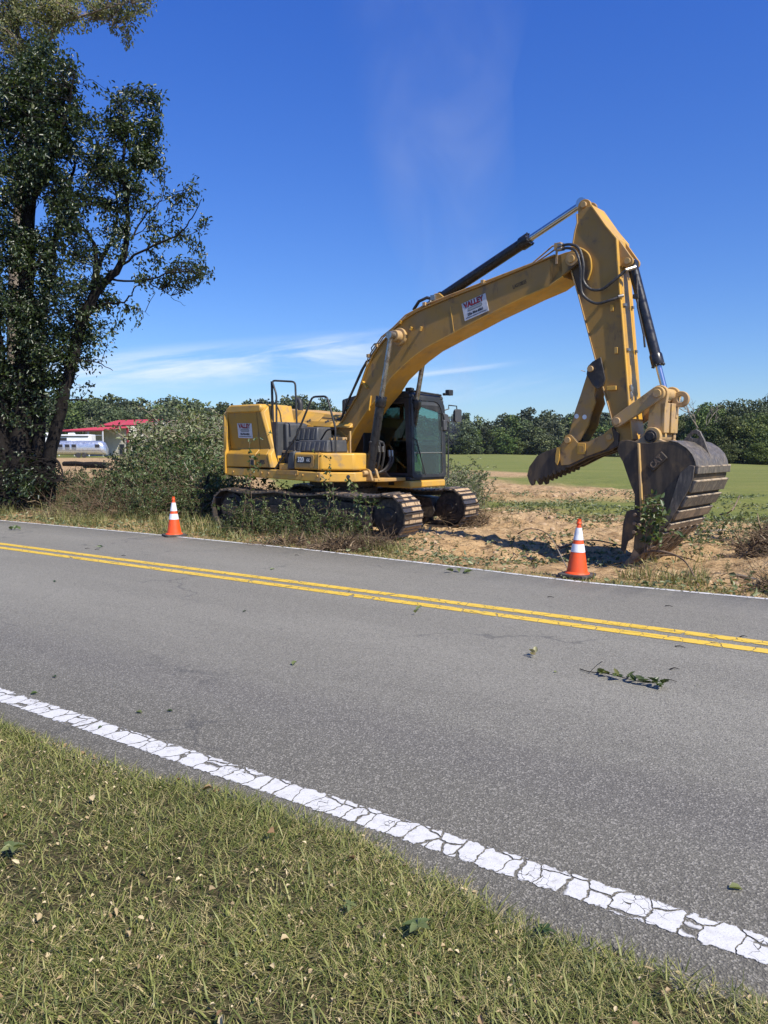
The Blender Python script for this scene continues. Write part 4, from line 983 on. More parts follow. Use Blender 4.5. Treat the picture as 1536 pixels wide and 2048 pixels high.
for yy in (-.17, .06): g.prism([(5.60, 4.64), (5.655, 4.50), (5.66, 4.20)] + arc(5.79, 4.245, .075, -110, 55, 8), yy, yy + .045)
g.build('ram_bracket', PD, stick, .006)
pins('stick_pin', MAT['link'], stick, (((5.085, -.19, 5.17), (5.085, .13, 5.17), .045), ((5.79, -.20, 4.247), (5.79, .14, 4.247), .045), ((5.836, -.30, 1.593), (5.836, .24, 1.593), .055), ((5.772, -.36, 1.975), (5.772, .30, 1.975), .05)))
g = MB(); g.prism([(5.42, 2.70), (5.49, 2.73), (5.43, 2.90), (5.365, 2.87)][::-1], SN - .003, SN + .001); g.build('warning_label', MAT['tag'], stick, 0, 0)
blocks('pipe_bracket', PA, stick, ((5.575, 5.625, SN - .03, SN + .002, 3.56, 3.65), (5.655, 5.705, SN - .03, SN + .002, 2.95, 3.04), (5.56, 5.70, SN - .045, SN + .002, 2.43, 2.49)))
g = MB()
for k, yy in enumerate((SN + .04, SN + .075, SF - .05)):
    g.tube([(5.69 + .0, yy, 4.02 - .1 * k), (5.725, yy, 3.75), (5.845, yy, 2.68), (5.86, yy, 2.52 - .04 * k)], .013, 6)
g.build('stick_pipe', PA, stick)
for z in (3.62, 2.98):
    x = float(np.interp(z, [1.72, 2.115, 2.707, 3.727, 4.2], [5.952, 5.889, 5.828, 5.715, 5.67])); blocks('pipe_clip', MAT['fitting'], stick, ((x, x + .05, SN + .02, SN + .10, z, z + .04), (x, x + .05, SF - .07, SF - .02, z, z + .04)), .003)
pins('pipe_fitting', MAT['fitting'], stick, [((5.89, SN + dy, z - dz), (5.89, SN + dy, z - dz - .09), .018) for z in (2.50, 2.40) for dy, dz in ((.045, 0), (.085, .03))], .003, 8)
def hose(pts, r, name='tip_hose', m_=MAT['hose'], par=boom):
    """smooth curve through the points"""
    P_ = [Vector(p) for p in pts]; q = []
    for i in range(len(P_) - 1):
        p0, p1, p2, p3 = P_[max(0, i - 1)], P_[i], P_[i + 1], P_[min(len(P_) - 1, i + 2)]
        for k in range(6):
            t = k / 6; q.append(.5 * ((2 * p1) + (p2 - p0) * t + (2 * p0 - 5 * p1 + 4 * p2 - p3) * t * t + (3 * p1 - p0 - 3 * p2 + p3) * t ** 3))
    q.append(P_[-1]); g = MB(); g.tube(q, r, 8); return g.build(name, m_, par)
hose([(4.80, -.31, 4.60), (4.98, -.35, 4.58), (5.13, -.37, 4.49), (5.205, -.37, 4.25), (5.20, -.36, 4.04), (5.30, -.34, 3.90), (5.48, -.33, 3.87), (5.64, -.32, 3.96), (5.80, -.26, 4.10)], .021)
hose([(4.80, -.32, 4.545), (4.96, -.36, 4.53), (5.09, -.38, 4.45), (5.165, -.38, 4.22), (5.17, -.37, 3.95), (5.22, -.36, 3.80), (5.40, -.34, 3.68), (5.60, -.32, 3.70), (5.735, -.24, 3.755)], .021)
hose([(4.80, -.25, 4.56), (5.03, -.25, 4.55), (5.22, -.25, 4.42), (5.27, -.25, 4.22), (5.22, -.25, 4.05)], .015, 'tip_hose', PA)
pins('hose_coupling', MAT['fitting'], boom, (((5.80, -.27, 4.10), (5.90, -.15, 4.15), .03), ((4.76, -.31, 4.61), (4.84, -.33, 4.60), .028), ((4.76, -.32, 4.55), (4.84, -.34, 4.545), .028), ((5.70, -.27, 3.745), (5.76, -.22, 3.765), .026)), .003, 8)
# grease stains are a thin coat on the stick around the pivot
# ---- bucket linkage
for yy in (-.36, .24):
    g = MB(); g.prism(capsule((5.772, 1.975), (6.345, 2.345), .085, .10), yy, yy + .06); o = g.build('rocker_link', MAT['link'], EX, .01)
    pins('link_pin', MAT['link'], o, (((5.772, yy - .03, 1.975), (5.772, yy + .09, 1.975), .055), ((6.345, yy - .025, 2.345), (6.345, yy + .085, 2.345), .06)), .006)
g = MB()
LT, LB = (6.345, 2.345), (6.275, 1.755)
for yy in (-.285, .155):
    g.prism(capsule(LT, LB, .12, .10)[:9] + [(6.36, 2.0)] * 0 + capsule(LT, LB, .12, .10)[9:], yy, yy + .07)
g.prism([(6.20, 2.12), (6.42, 2.10), (6.385, 1.78), (6.17, 1.80)], -.225, -.04 - .07); g.prism([(6.20, 2.12), (6.42, 2.10), (6.385, 1.78), (6.17, 1.80)], .02, .16)
g.prism([(6.36, 2.22), (6.44, 2.22), (6.43, 1.80), (6.37, 1.80)], -.285, -.10); g.prism([(6.36, 2.22), (6.44, 2.22), (6.43, 1.80), (6.37, 1.80)], -.03, .225)
g.cyl((LT[0], -.29, LT[1]), (LT[0], .22, LT[1]), .085, n=22); g.cyl((LB[0], -.29, LB[1]), (LB[0], .23, LB[1]), .10, n=22)
g.build('bucket_link', MAT['link'], EX, .01)
g = MB(); ring_o = arc(6.50, 2.28, .115, 0, 345, 23); ring_i = arc(6.50, 2.28, .045, 0, 345, 23); g.ring(ring_o, ring_i, .10, .16); g.prism([(6.38, 2.30), (6.44, 2.20), (6.45, 2.02), (6.38, 1.98)], .10, .16); g.build('lifting_hook', MAT['link'], EX, .008)

# ---- bucket
BN, BF = -.68, .62
MAT['worn'] = simple('clay_smeared_edge', (0.42, 0.33, 0.22), 0.7, 0, (0.13, 0.11, 0.09), 9, 0.45, 0.6)
OUT = [(5.96, 1.69), (6.071, 1.705), (6.249, 1.668), (6.368, 1.66), (6.542, 1.68), (6.656, 1.683), (6.766, 1.66), (6.879, 1.59), (6.955, 1.51), (6.995, 1.42), (7.008, 1.36), (6.998, 1.21), (6.947, 1.06), (6.85, .882), (6.775, .741), (6.66, .53), (6.42, .25), (6.30, .115)]
FACE = [(6.20, .20), (6.22, .50), (6.20, .80), (6.198, .955), (6.135, 1.094), (6.014, 1.406), (5.965, 1.478), (5.93, 1.56)]
side = OUT + FACE
g = MB()
g.prism(side, BN, BN + .045); g.prism(side, BF - .045, BF)
inner = []
sh = OUT[3:]
for i, (x, z) in enumerate(sh):
    a, b_ = sh[max(0, i - 1)], sh[min(len(sh) - 1, i + 1)]; d = math.hypot(b_[0] - a[0], b_[1] - a[1]); inner.append((x + (b_[1] - a[1]) / d * .035, z - (b_[0] - a[0]) / d * .035))
g.loft([[(x, BN + .045, z), (x, BF - .045, z), (xi, BF - .045, zi), (xi, BN + .045, zi)] for (x, z), (xi, zi) in zip(sh, inner)])
bucket = g.build('bucket', MAT['bucket'], EX, .006, 30)
g = MB()                                                                     # top skin standing a little proud, wear strips further down
def skin(i0, i1, t, y_a, y_b, line=OUT, mi=0):
    secs = []
    for i in range(i0, i1 + 1):
        x, z = line[i]; a, b_ = line[max(0, i - 1)], line[min(len(line) - 1, i + 1)]; d = math.hypot(b_[0] - a[0], b_[1] - a[1]); nx_, nz_ = -(b_[1] - a[1]) / d * t, (b_[0] - a[0]) / d * t
        secs.append([(x + nx_ * .02, y_a, z + nz_ * .02), (x + nx_ * .02, y_b, z + nz_ * .02), (x + nx_, y_b, z + nz_), (x + nx_, y_a, z + nz_)])
    g.loft(secs, mi=mi)
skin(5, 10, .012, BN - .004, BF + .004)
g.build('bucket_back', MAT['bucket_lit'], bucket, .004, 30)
def wear(pa, pb, t, ya, yb, lit):
    g = MB(); (x, z), (X, Z) = pa, pb; d = math.hypot(X - x, Z - z); nx_, nz_ = -(Z - z) / d * t, (X - x) / d * t
    g.prism([(x, z), (x + nx_, z + nz_), (X + nx_, Z + nz_), (X, Z)], ya, yb); ws = g.build('wear_strip', MAT['bucket_lit'] if lit else MAT['bucket_edge'], bucket, .008)
    e = MB(); ex, ez = (X - x) / d * .016, (Z - z) / d * .016; e.prism([(x + nx_ * .3 - ex * .15, z + nz_ * .3 - ez * .15), (x + nx_ * 1.06 - ex * .15, z + nz_ * 1.06 - ez * .15), (x + nx_ * 1.06 + ex, z + nz_ * 1.06 + ez), (x + nx_ * .3 + ex, z + nz_ * .3 + ez)], ya - .002, yb + .002); e.build('worn_edge', MAT['worn'], ws, .003)
def at_(s):
    L = [0]
    for i in range(len(OUT) - 1): L.append(L[-1] + math.dist(OUT[i], OUT[i + 1]))
    return float(np.interp(s, L, [p[0] for p in OUT])), float(np.interp(s, L, [p[1] for p in OUT])), L
L10 = at_(0)[2][10]
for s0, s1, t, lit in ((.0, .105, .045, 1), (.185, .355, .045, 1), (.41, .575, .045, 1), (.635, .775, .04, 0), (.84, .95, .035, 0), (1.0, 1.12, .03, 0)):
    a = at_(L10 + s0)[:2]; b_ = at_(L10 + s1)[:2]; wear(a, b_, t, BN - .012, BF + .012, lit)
g = MB(); g.prism([OUT[10], (6.99, 1.20), (6.94, 1.05), (6.85, .885), (6.70, .60), (6.55, .44), (6.62, .62), (6.70, .85), (6.77, 1.10), (6.82, 1.27), (6.94, 1.37)], BN - .022, BN + .0); g.build('side_wear_plate', MAT['bucket_lit'], bucket, .006)
g = MB(); g.prism([(6.235, 1.66), (6.262, 1.655), (6.345, .62), (6.31, .62)], BN - .05, BN + .0); g.build('side_rib', MAT['link'], bucket, .006)
g = MB(); cx, cz, an = 6.51, 1.413, math.atan2(.179, .18)
Mq = Matrix.Translation((cx, 0, cz)) @ Matrix.Rotation(-an, 4, 'Y')
g.box(-.135, .135, BN - .035, BN, -.062, .062, M=Mq); pl = g.build('emblem_plate', MAT['bucket'], bucket, .012)
text('emblem', 'CAT', MAT['bucket_edge'], pl, cx - .006, cz - .006, BN - .0365, .115, an, .85, .003, .004)
for yy, sg in ((BN - .03, -1), (BF, 1)):
    g = MB(); g.prism([(6.10, .72), (6.16, .745), (6.32, .755), (6.43, .64), (6.36, .60), (6.26, .50), (6.20, .35), (6.13, .30), (6.09, .12), (6.03, .18), (6.055, .55)], yy, yy + .03); sc = g.build('side_cutter', MAT['bucket'], bucket, .008)
    e = MB()
    for x, z in ((6.23, .68), (6.225, .56), (6.22, .44), (6.29, .54)): e.cyl((x, yy - .025 * (sg < 0), z), (x, yy + .03 + .025 * (sg > 0), z), .026, n=8)
    e.build('cutter_bolt', MAT['bucket_edge'], sc, .003)
g = MB(); g.prism([(6.42, .27), (6.45, .24), (6.20, .03), (6.16, .10), (6.20, .20)], BN, BF); g.build('cutting_edge', MAT['bucket_edge'], bucket, .006)
for k in range(6):
    yy = BN + .02 + k * (BF - BN - .16) / 5
    g = MB(); g.loft([[(6.40, yy, .30), (6.30, yy, .08), (6.30, yy + .12, .08), (6.40, yy + .12, .30)], [(6.24, yy + .005, .18), (6.20, yy + .005, .00), (6.20, yy + .115, .00), (6.24, yy + .115, .18)], [(6.06, yy + .03, .0), (6.04, yy + .03, -.06), (6.04, yy + .09, -.06), (6.06, yy + .09, .0)]])
    g.build('bucket_tooth', MAT['bucket_edge'], bucket, .01)
    if k < 5:
        e = MB(); d0 = Vector((6.66, 0, .51)); d1 = Vector((6.34, 0, .13)); nrm = Vector((.6, 0, -.5)).normalized() * .035
        e.loft([[(p.x, y_, p.z) for y_ in (yy + .15, yy + .20)] + [((p + nrm).x, y_, (p + nrm).z) for y_ in (yy + .20, yy + .15)] for p in (d0, d1)]); e.build('wear_bar', MAT['bucket_edge'], bucket, .006)
g = MB()
for yy in (-.31, .20):
    g.prism([(5.98, 1.66), (6.10, 1.72), (6.17, 1.80)] + arc(6.275, 1.755, .13, 130, -20, 8) + [(6.50, 1.675), (6.52, 1.66)], yy - .04, yy + .04)
g.build('bucket_ear', MAT['link'], bucket, .012)
g = MB(); g.cyl((6.275, -.40, 1.755), (6.275, .29, 1.755), .06, n=18); g.cyl((6.275, -.375, 1.755), (6.275, -.34, 1.755), .09, n=20); g.build('ear_pin', MAT['steel'], bucket, .006)
g = MB()                                                                      # lifting eye across the back
eo_ = [(6.60, 1.675), (6.66, 1.76), (6.72, 1.83), (6.78, 1.85), (6.84, 1.82), (6.90, 1.70), (6.985, 1.49), (7.0, 1.44), (6.96, 1.48), (6.86, 1.62), (6.76, 1.67)]
ei_ = arc(6.755, 1.755, .045, 200, -130, 10); g.ring(eo_, [(6.72, 1.735), (6.715, 1.75), (6.725, 1.775), (6.76, 1.795), (6.80, 1.785), (6.825, 1.75), (6.83, 1.73), (6.82, 1.725), (6.80, 1.725), (6.77, 1.725), (6.74, 1.725)], -.06, -.01)
le = g.build('lifting_eye', MAT['bucket_lit'], bucket, .005)

# ---- thumb and its strut
g = MB()
for yy in (-.27, -.03, .17):
    g.prism([(4.308, 1.05), (4.262, 1.16), (4.30, 1.30), (4.434, 1.468), (4.60, 1.545), (4.778, 1.60), (4.89, 1.69)] + arc(4.975, 1.71, .085, 150, 40, 6) + [(5.12, 1.67), (5.30, 1.68), (5.545, 1.80), (5.66, 1.90), (5.76, 1.80), (5.76, 1.62), (5.62, 1.555), (5.30, 1.45), (4.99, 1.30)]
            + [q for k in range(7) for q in ((4.93 - .075 * k, 1.295 - .028 * k), (4.915 - .075 * k, 1.245 - .03 * k), (4.875 - .075 * k, 1.25 - .028 * k))] + [(4.40, 1.10), (4.385, 1.02), (4.345, 1.0)], yy, yy + .055)
g.prism([(4.33, 1.33), (4.434, 1.465), (4.60, 1.54), (4.78, 1.595), (4.80, 1.56), (4.62, 1.50), (4.46, 1.42), (4.36, 1.31)], -.215, .17)
g.prism([(4.95, 1.40), (5.6, 1.60), (5.62, 1.57), (4.97, 1.36)], -.215, .17)
thumb = g.build('thumb', MAT['bucket'], EX, .006)
g = MB()
for yy in (-.282, .225): g.prism([(4.80, 1.60), (4.90, 1.695)] + arc(4.975, 1.715, .08, 150, 40, 6) + [(5.12, 1.675), (5.30, 1.685), (5.545, 1.80), (5.655, 1.895), (5.70, 1.70), (5.58, 1.575), (5.28, 1.47), (4.99, 1.34), (4.86, 1.33)], yy, yy + .012)
g.build('thumb_plate', PD, thumb, .003)
g = MB(); g.prism([(4.79, 1.60), (4.85, 1.605), (4.83, 1.40), (4.80, 1.33), (4.765, 1.38), (4.77, 1.48)], -.30, -.27); g.build('thumb_gusset', PA, thumb, .004)
g = MB(); g.box(5.13, 5.26, -.293, -.281, 1.50, 1.66); g.build('thumb_lug', PA, thumb, .004)
g = MB(); g.box(5.155, 5.235, -.297, -.2925, 1.53, 1.63); g.build('lug_hole', PD, thumb, .002)
pins('thumb_pin', MAT['link'], thumb, (((4.965, -.31, 1.71), (4.965, .26, 1.71), .05), ((5.63, -.31, 1.75), (5.63, .26, 1.75), .045)), .005)
g = MB()
so = [(5.30, 2.77), (5.225, 2.72), (5.115, 2.386), (5.023, 2.13), (5.0, 2.03), (4.925, 1.76), (4.92, 1.69)] + arc(4.965, 1.70, .06, 200, 330, 5) + [(5.12, 1.70), (5.255, 1.935), (5.284, 2.068), (5.328, 2.19), (5.36, 2.26), (5.335, 2.36), (5.35, 2.45), (5.385, 2.55), (5.36, 2.70)]
for yy in (-.20, .10): g.prism(so, yy, yy + .04)
g.prism([(5.14, 2.38), (5.17, 2.37), (5.02, 1.83), (4.98, 1.84)], -.16, .10)
strut = g.build('thumb_strut', PD, EX, .006)
g = MB()
for x, z in ((5.06, 2.07), (5.19, 2.055)): g.add([(px, -.2012, pz) for px, pz in arc(x, z, .036, 0, 330, 11)], [tuple(range(12))])
g.build('strut_hole', MAT['silver_ink'], strut, 0, 0)
g = MB()
for yy in (-.255, .155): g.prism([(5.23, 2.68), (5.25, 2.80), (5.32, 2.86), (5.45, 2.92), (5.53, 2.60), (5.50, 2.50), (5.41, 2.45), (5.33, 2.52)], yy, yy + .035)
tbk = g.build('strut_bracket', MAT['steel'], EX, .008)
g = MB(); g.cyl((5.30, -.29, 2.755), (5.30, .23, 2.755), .045, n=16); g.tube([(5.22, -.27, 2.72), (5.16, -.29, 2.74)], .006, 5); g.build('bracket_pin', MAT['link'], tbk, .004)
g = MB(); g.add([(px, -.2562, pz) for px, pz in arc(5.40, 2.55, .045, 0, 330, 11)], [tuple(range(12))]); g.build('bracket_hole', MAT['ink'], tbk, 0, 0)
# hoses at the boom foot
for k, (dy, r_) in enumerate(((-.48, .022), (-.40, .022), (-.02, .024), (.06, .024))):
    if k < 2: hose([(1.22 + .03 * k, dy, 1.72), (1.30 + .03 * k, dy + .05, 1.66), (1.28 + .03 * k, dy + .08, 1.45), (1.18 + .03 * k, dy + .10, 1.20), (1.0, dy + .12, 1.15)], r_, 'ram_hose', MAT['hose'], EX)
    else: hose([(1.18, dy, 1.50), (1.20, dy, 1.35), (1.12, dy - .08, 1.18), (1.02, dy - .25, 1.13), (.9, dy - .3, 1.2)], r_, 'ram_hose', MAT['hose'], EX)
pins('hose_coupling', MAT['fitting'], EX, [q for k in range(2) for q in (((1.285 + .03 * k, -.43 + .08 * k, 1.62), (1.285 + .03 * k, -.42 + .08 * k, 1.52), .027), ((1.18, -.02 + .08 * k, 1.55), (1.19, -.02 + .08 * k, 1.43), .027))], .003, 8)
g = MB(); g.tube([(1.27, -.66, 1.70), (1.28, -.40, 1.68), (1.36, -.38, 1.68)], .02, 6); g.build('hose_bracket', BK, EX)
# ================================================================ plants near the road
def V3(*a): return np.array(a, float)
def smooth_path(pts, k=5):
    P_ = [Vector(p) for p in pts]; q = []
    for i in range(len(P_) - 1):
        p0, p1, p2, p3 = P_[max(0, i - 1)], P_[i], P_[i + 1], P_[min(len(P_) - 1, i + 2)]
        for j in range(k):
            t = j / k; q.append(.5 * ((2 * p1) + (p2 - p0) * t + (2 * p0 - 5 * p1 + 4 * p2 - p3) * t * t + (3 * p1 - p0 - 3 * p2 + p3) * t ** 3))
    q.append(P_[-1]); return q
def gzs(x, y): return float(gz(np.array([x]), np.array([y]))[0])

def broad_tree(name, D, limbs, blobs, n_leaf, leaf_len, leaf_m, bark_m, seed, label, cat, group=None, twig_r=.010, flat=.55, stubs=(), per=24):
    """trunk and limbs swept as tubes, twigs from the limbs into each part of the crown, leaves along the twigs"""
    rs = np.random.RandomState(seed)
    base = point(limbs[0][0][0][0], limbs[0][0][0][1], D); base.z = gzs(base.x, base.y)
    root = empty(name, base); tag(root, label, cat, group); off = np.array(base)
    g = MB(); nodes = []
    for pts, r0, r1, dd in limbs:
        q = []
        for i, (u, v) in enumerate(pts):
            t = i / max(1, len(pts) - 1); p = point(u, v, D + dd * t)
            q.append(p)
        if pts[0][1] > 960: q[0].z = min(q[0].z, gzs(q[0].x, q[0].y) - .1)
        sp = smooth_path(q); m = len(sp)
        sp = [p + Vector(rs.normal(0, .012, 3)) for p in sp]
        rr = [(r0 + (r1 - r0) * (i / (m - 1)) ** .8) * (1 + .06 * rs.normal()) for i in range(m)]
        if pts[0][1] > 960: rr[0] *= 1.6; rr[1] *= 1.25
        g.tube([p - base for p in sp], rr, 10)
        nodes += [np.array(p) for p in sp[m // 4:]]
    nodes = np.array(nodes)
    g.build('trunk', bark_m, root, 0, 60)
    wts = np.array([b[2] * b[3] * b[4] for b in blobs], float); wts /= wts.sum()
    tw = MB(); C = []; Dr = []; NT = int(n_leaf / per)
    for bi, w in enumerate(wts):
        u, v, ru, rv, den = blobs[bi][:5]; dep = blobs[bi][5] if len(blobs[bi]) > 5 else 0
        for k in range(max(1, int(round(NT * w)))):
            a = rs.uniform(0, 2 * np.pi); rad = rs.uniform(.15, 1) ** .5
            d_ = D + dep + rs.normal(0, 1) * flat * ru / F_PX * D
            p = np.array(point(u + ru * rad * math.cos(a), v + rv * rad * math.sin(a), d_))
            near = nodes[rs.choice(len(nodes), min(160, len(nodes)), False)]
            j = np.argmin(np.linalg.norm(near - p, axis=1) + np.maximum(0, near[:, 2] - p[2]) * .7)
            s = near[j]; L = np.linalg.norm(p - s)
            if L > 2.6: s = p + (s - p) * 2.6 / L; L = 2.6
            e = p; mid = (s + e) / 2 + rs.normal(0, .10, 3) * L + V3(0, 0, .06 * L)
            path = [s, (s + mid) / 2 + rs.normal(0, .03, 3) * L, mid, (mid + e) / 2 + rs.normal(0, .03, 3) * L, e]
            tw.tube([Vector(q - off) for q in path], [twig_r * min(1.6, .5 + L * .5), twig_r * .9, twig_r * .7, twig_r * .5, twig_r * .3], 3, 0, False)
            n = max(4, int(per * rs.uniform(.6, 1.4))); t = rs.uniform(.35, 1.02, n)[:, None]
            q = (1 - t) ** 2 * s + 2 * t * (1 - t) * mid + t * t * e + rs.normal(0, .07, (n, 3)) * (.6 + leaf_len * 6)
            d = (e - s) / (L + 1e-6); C.append(q); Dr.append(d[None, :] * .6 + rs.normal(0, .75, (n, 3)) + V3(0, 0, -.45))
    tw.build('twigs', bark_m, root, 0, 0)
    C = np.concatenate(C); Dr = np.concatenate(Dr); n = len(C)
    N = unit(rs, n) * .8 + V3(.25, -.3, .75)
    L = leaf_len * rs.uniform(.6, 1.25, n)
    Vv, Ff = leaf_arrays(C - off, Dr, N, L, L * rs.uniform(.42, .6, n), .3, .18)
    tint = np.clip(rs.beta(1.6, 2.2, n) + .12 * (fbm(C[:, 0] * 1.2, C[:, 2] * 1.2, seed) - .47) * 4, 0, 1)
    np_mesh('crown', Vv, Ff, leaf_m, root, np.repeat(tint, 2))
    for pts, r in stubs:
        pass
    return root

limbs = [
    ([(96, 1012), (100, 915), (112, 860), (128, 790), (147, 715), (158, 660), (185, 600), (201, 571)], .165, .11, -.3),
    ([(201, 571), (239, 533), (253, 478), (255, 410), (244, 350), (250, 290), (246, 225)], .10, .015, -.5),
    ([(188, 598), (190, 547), (191, 495), (165, 455), (137, 430), (120, 360)], .08, .02, .5),
    ([(190, 560), (205, 513), (226, 475), (236, 420), (225, 360)], .07, .02, .3),
    ([(239, 533), (294, 497), (352, 472), (384, 435), (403, 398)], .035, .008, -1.0),
    ([(225, 560), (290, 560), (359, 543), (427, 552)], .03, .006, -1.2),
    ([(262, 480), (290, 430), (322, 400), (331, 350)], .025, .006, .6),
    ([(255, 400), (290, 320), (303, 240), (306, 175)], .03, .006, .2),
    ([(172, 625), (208, 608), (246, 605), (262, 590), (273, 572)], .035, .012, -.6),
    ([(36, 1012), (42, 850), (50, 700), (54, 500), (62, 330), (70, 170), (74, 95)], .34, .05, .4),
    ([(-4, 1012), (2, 850), (-6, 700), (-30, 520), (-40, 320)], .30, .08, -.3),
    ([(70, 1012), (80, 830), (76, 690), (92, 590), (108, 500), (120, 420), (150, 330)], .17, .03, .8),
    ([(60, 560), (110, 470), (150, 420), (175, 360)], .06, .015, 1.0),
    ([(56, 420), (100, 330), (130, 240), (150, 150)], .07, .015, -.6),
    ([(120, 800), (160, 800), (178, 805)], .03, .008, -.4), ([(140, 725), (180, 722), (226, 741)], .028, .006, -.8),
    ([(294, 497), (320, 455), (345, 425), (352, 385)], .014, .004, -.4), ([(290, 560), (330, 585), (352, 600), (372, 612)], .012, .003, -.6), ([(246, 605), (280, 620), (298, 632)], .010, .003, .3), ([(352, 472), (380, 470), (408, 452)], .012, .003, -.2), ([(253, 478), (290, 455), (318, 410), (326, 372)], .016, .004, .4), ([(226, 475), (262, 430), (280, 395)], .018, .005, -.5),
    ([(100, 905), (118, 930), (128, 960)], .04, .012, -.5),
]
blobs = [(40, 250, 80, 120, 1.0), (75, 190, 75, 90, 1.0), (95, 130, 60, 55, .8), (55, 420, 95, 120, 1.15), (130, 330, 75, 80, 1.0), (40, 560, 90, 100, 1.1), (100, 640, 75, 70, .9), (60, 740, 80, 70, 1.0), (110, 690, 60, 60, .8), (30, 800, 60, 60, .9), (20, 660, 80, 80, .9),
         (130, 240, 45, 70, .9), (238, 225, 46, 50, 1.0), (240, 300, 62, 60, 1.1), (306, 215, 18, 55, .9), (300, 280, 30, 45, .95), (225, 370, 62, 50, .8), (290, 340, 38, 45, .85), (185, 450, 80, 65, .38), (255, 455, 60, 60, .22),
         (170, 540, 70, 50, .42), (330, 420, 30, 50, .15), (375, 435, 36, 48, .42), (395, 372, 16, 22, .5), (368, 545, 52, 22, .75), (405, 540, 28, 30, .55), (315, 545, 45, 30, .55), (330, 500, 40, 30, .3), (250, 640, 40, 30, .12), (200, 640, 45, 45, .6), (165, 700, 42, 42, .5), (190, 590, 45, 35, .6),
         (160, 760, 26, 20, .3), (10, 860, 40, 80, .5, .6), (50, 940, 45, 50, .4, .6), (5, 970, 50, 40, .5, -.4), (100, 965, 20, 30, .3, -.3), (-60, 400, 70, 300, 1.0), (-50, 800, 50, 200, .8)]
broad_tree('broadleaf_tree', 19.0, limbs, blobs, 72000, .098, MAT['leaf_tree'], MAT['bark'], 11, 'big dark-leaved tree with several black trunks standing at the left roadside', 'tree', per=28)
limbs2 = [([(28, 990), (30, 600), (48, 300), (62, 170), (80, 105), (110, 52)], .26, .07, 0), ([(80, 105), (112, 60), (135, 42), (165, 32), (215, 15), (262, 5)], .075, .012, -1.2), ([(66, 150), (40, 80), (30, 20), (28, -60)], .09, .03, .6),
          ([(112, 55), (150, -10), (210, -50)], .06, .015, .8), ([(165, 32), (215, 45), (258, 68)], .02, .005, -.6)]
blobs2 = [(40, 60, 80, 60, 1.0), (15, 0, 90, 60, 1.0), (90, 20, 70, 40, .9), (160, 15, 70, 26, .8), (230, 10, 60, 28, .8), (285, 5, 34, 26, .7), (250, 50, 34, 28, .55), (180, 50, 50, 20, .4), (258, 82, 14, 18, .5), (130, -40, 160, 40, .9), (300, -20, 30, 20, .6), (60, 110, 60, 30, .5)]
broad_tree('tall_tree', 25.0, limbs2, blobs2, 15000, .10, MAT['leaf_light'], MAT['pale_bark'], 5, 'tall tree with fine yellowish leaves and a pale limb rising above the dark tree', 'tree', twig_r=.011)

# ---- weeds and shrubs: stems with leaves, made once per kind and copied
def plant_kind(seed, h, spread, nst, nleaf, ll, leaf_m, lw=.5, arch=.35, bush=False, stem_m=None, stem_r=.006):
    rs = np.random.RandomState(seed); st = MB(); C = []; Dr = []
    for k in range(nst):
        a = rs.uniform(0, 2 * np.pi); hh = h * rs.uniform(.55, 1.0); sp_ = spread * rs.uniform(.2, 1.0)
        b0 = V3(rs.normal(0, .05), rs.normal(0, .05), -.05) * (3 if bush else 1); b0[2] = -.05
        tip = V3(math.cos(a) * sp_, math.sin(a) * sp_, hh); mid = b0 * .4 + tip * .35 + V3(0, 0, hh * arch * .6) + rs.normal(0, .05 * h, 3)
        path = [(1 - t) ** 2 * b0 + 2 * t * (1 - t) * mid + t * t * tip for t in np.linspace(0, 1, 6)]
        st.tube([Vector(p) for p in path], [stem_r * (1 - .13 * i) for i in range(6)], 4, 0, False)
        twigs = [(path[i], path[i] + rs.normal(0, 1, 3) * V3(1, 1, .5) * h * .16 + V3(0, 0, h * .06)) for i in range(1, 6) for _ in range(2 if bush else 1)]
        for s, e in twigs: st.tube([Vector(s), Vector((s + e) / 2 + rs.normal(0, .01, 3)), Vector(e)], [stem_r * .5, stem_r * .4, stem_r * .2], 3, 0, False)
        segs = [(path[i], path[i + 1]) for i in range(1, 5)] + twigs * 2
        for _ in range(int(nleaf / nst)):
            s, e = segs[rs.randint(len(segs))]; t = rs.uniform(.1, 1.05); C.append(s + (e - s) * t + rs.normal(0, .012, 3)); Dr.append((e - s) / (np.linalg.norm(e - s) + 1e-6) * .5 + rs.normal(0, .7, 3))
    C = np.array(C); Dr = np.array(Dr); n = len(C); N = unit(rs, n) * .7 + V3(.2, -.2, .8); L = ll * rs.uniform(.55, 1.25, n)
    Vv, Ff = leaf_arrays(C, Dr, N, L, L * lw * rs.uniform(.8, 1.2, n), .28, .2)
    me = np_mesh('foliage', Vv, Ff, leaf_m, None, np.repeat(np.clip(rs.beta(1.8, 2, n), 0, 1), 2), o_link=False)
    so = st.build('stem', stem_m or MAT['stick'], None, 0, 0); sm = so.data; bpy.data.objects.remove(so)
    return me, sm
def plant(name, kind, x, y, s, rz, label, cat, group, tilt=0.0, z=None):
    root = empty(name, (x, y, gzs(x, y) if z is None else z)); root.rotation_euler = (tilt, tilt * .5, rz); root.scale = (s, s, s)
    tag(root, label, cat, group)
    link('stem', kind[1], root); link('foliage', kind[0], root); return root
WK = [plant_kind(20 + k, 1.0, .34, 4, 230, .062, MAT['leaf_weed'], .6) for k in range(4)]       # upright leafy weeds
VK = [plant_kind(40 + k, 1.0, .16, 2, 90, .075, MAT['leaf_weed'], .6, .3) for k in range(3)]         # thin saplings
SK = [plant_kind(50, 1.0, .05, 2, 130, .038, MAT['leaf_weed'], .6, .3, stem_r=.004)]
BK_ = [plant_kind(60 + k, 1.0, .75, 12, 900, .075, MAT['leaf_pale'], .5, .5, True, MAT['grey_wood'], .009) for k in range(3)]   # wilted brush
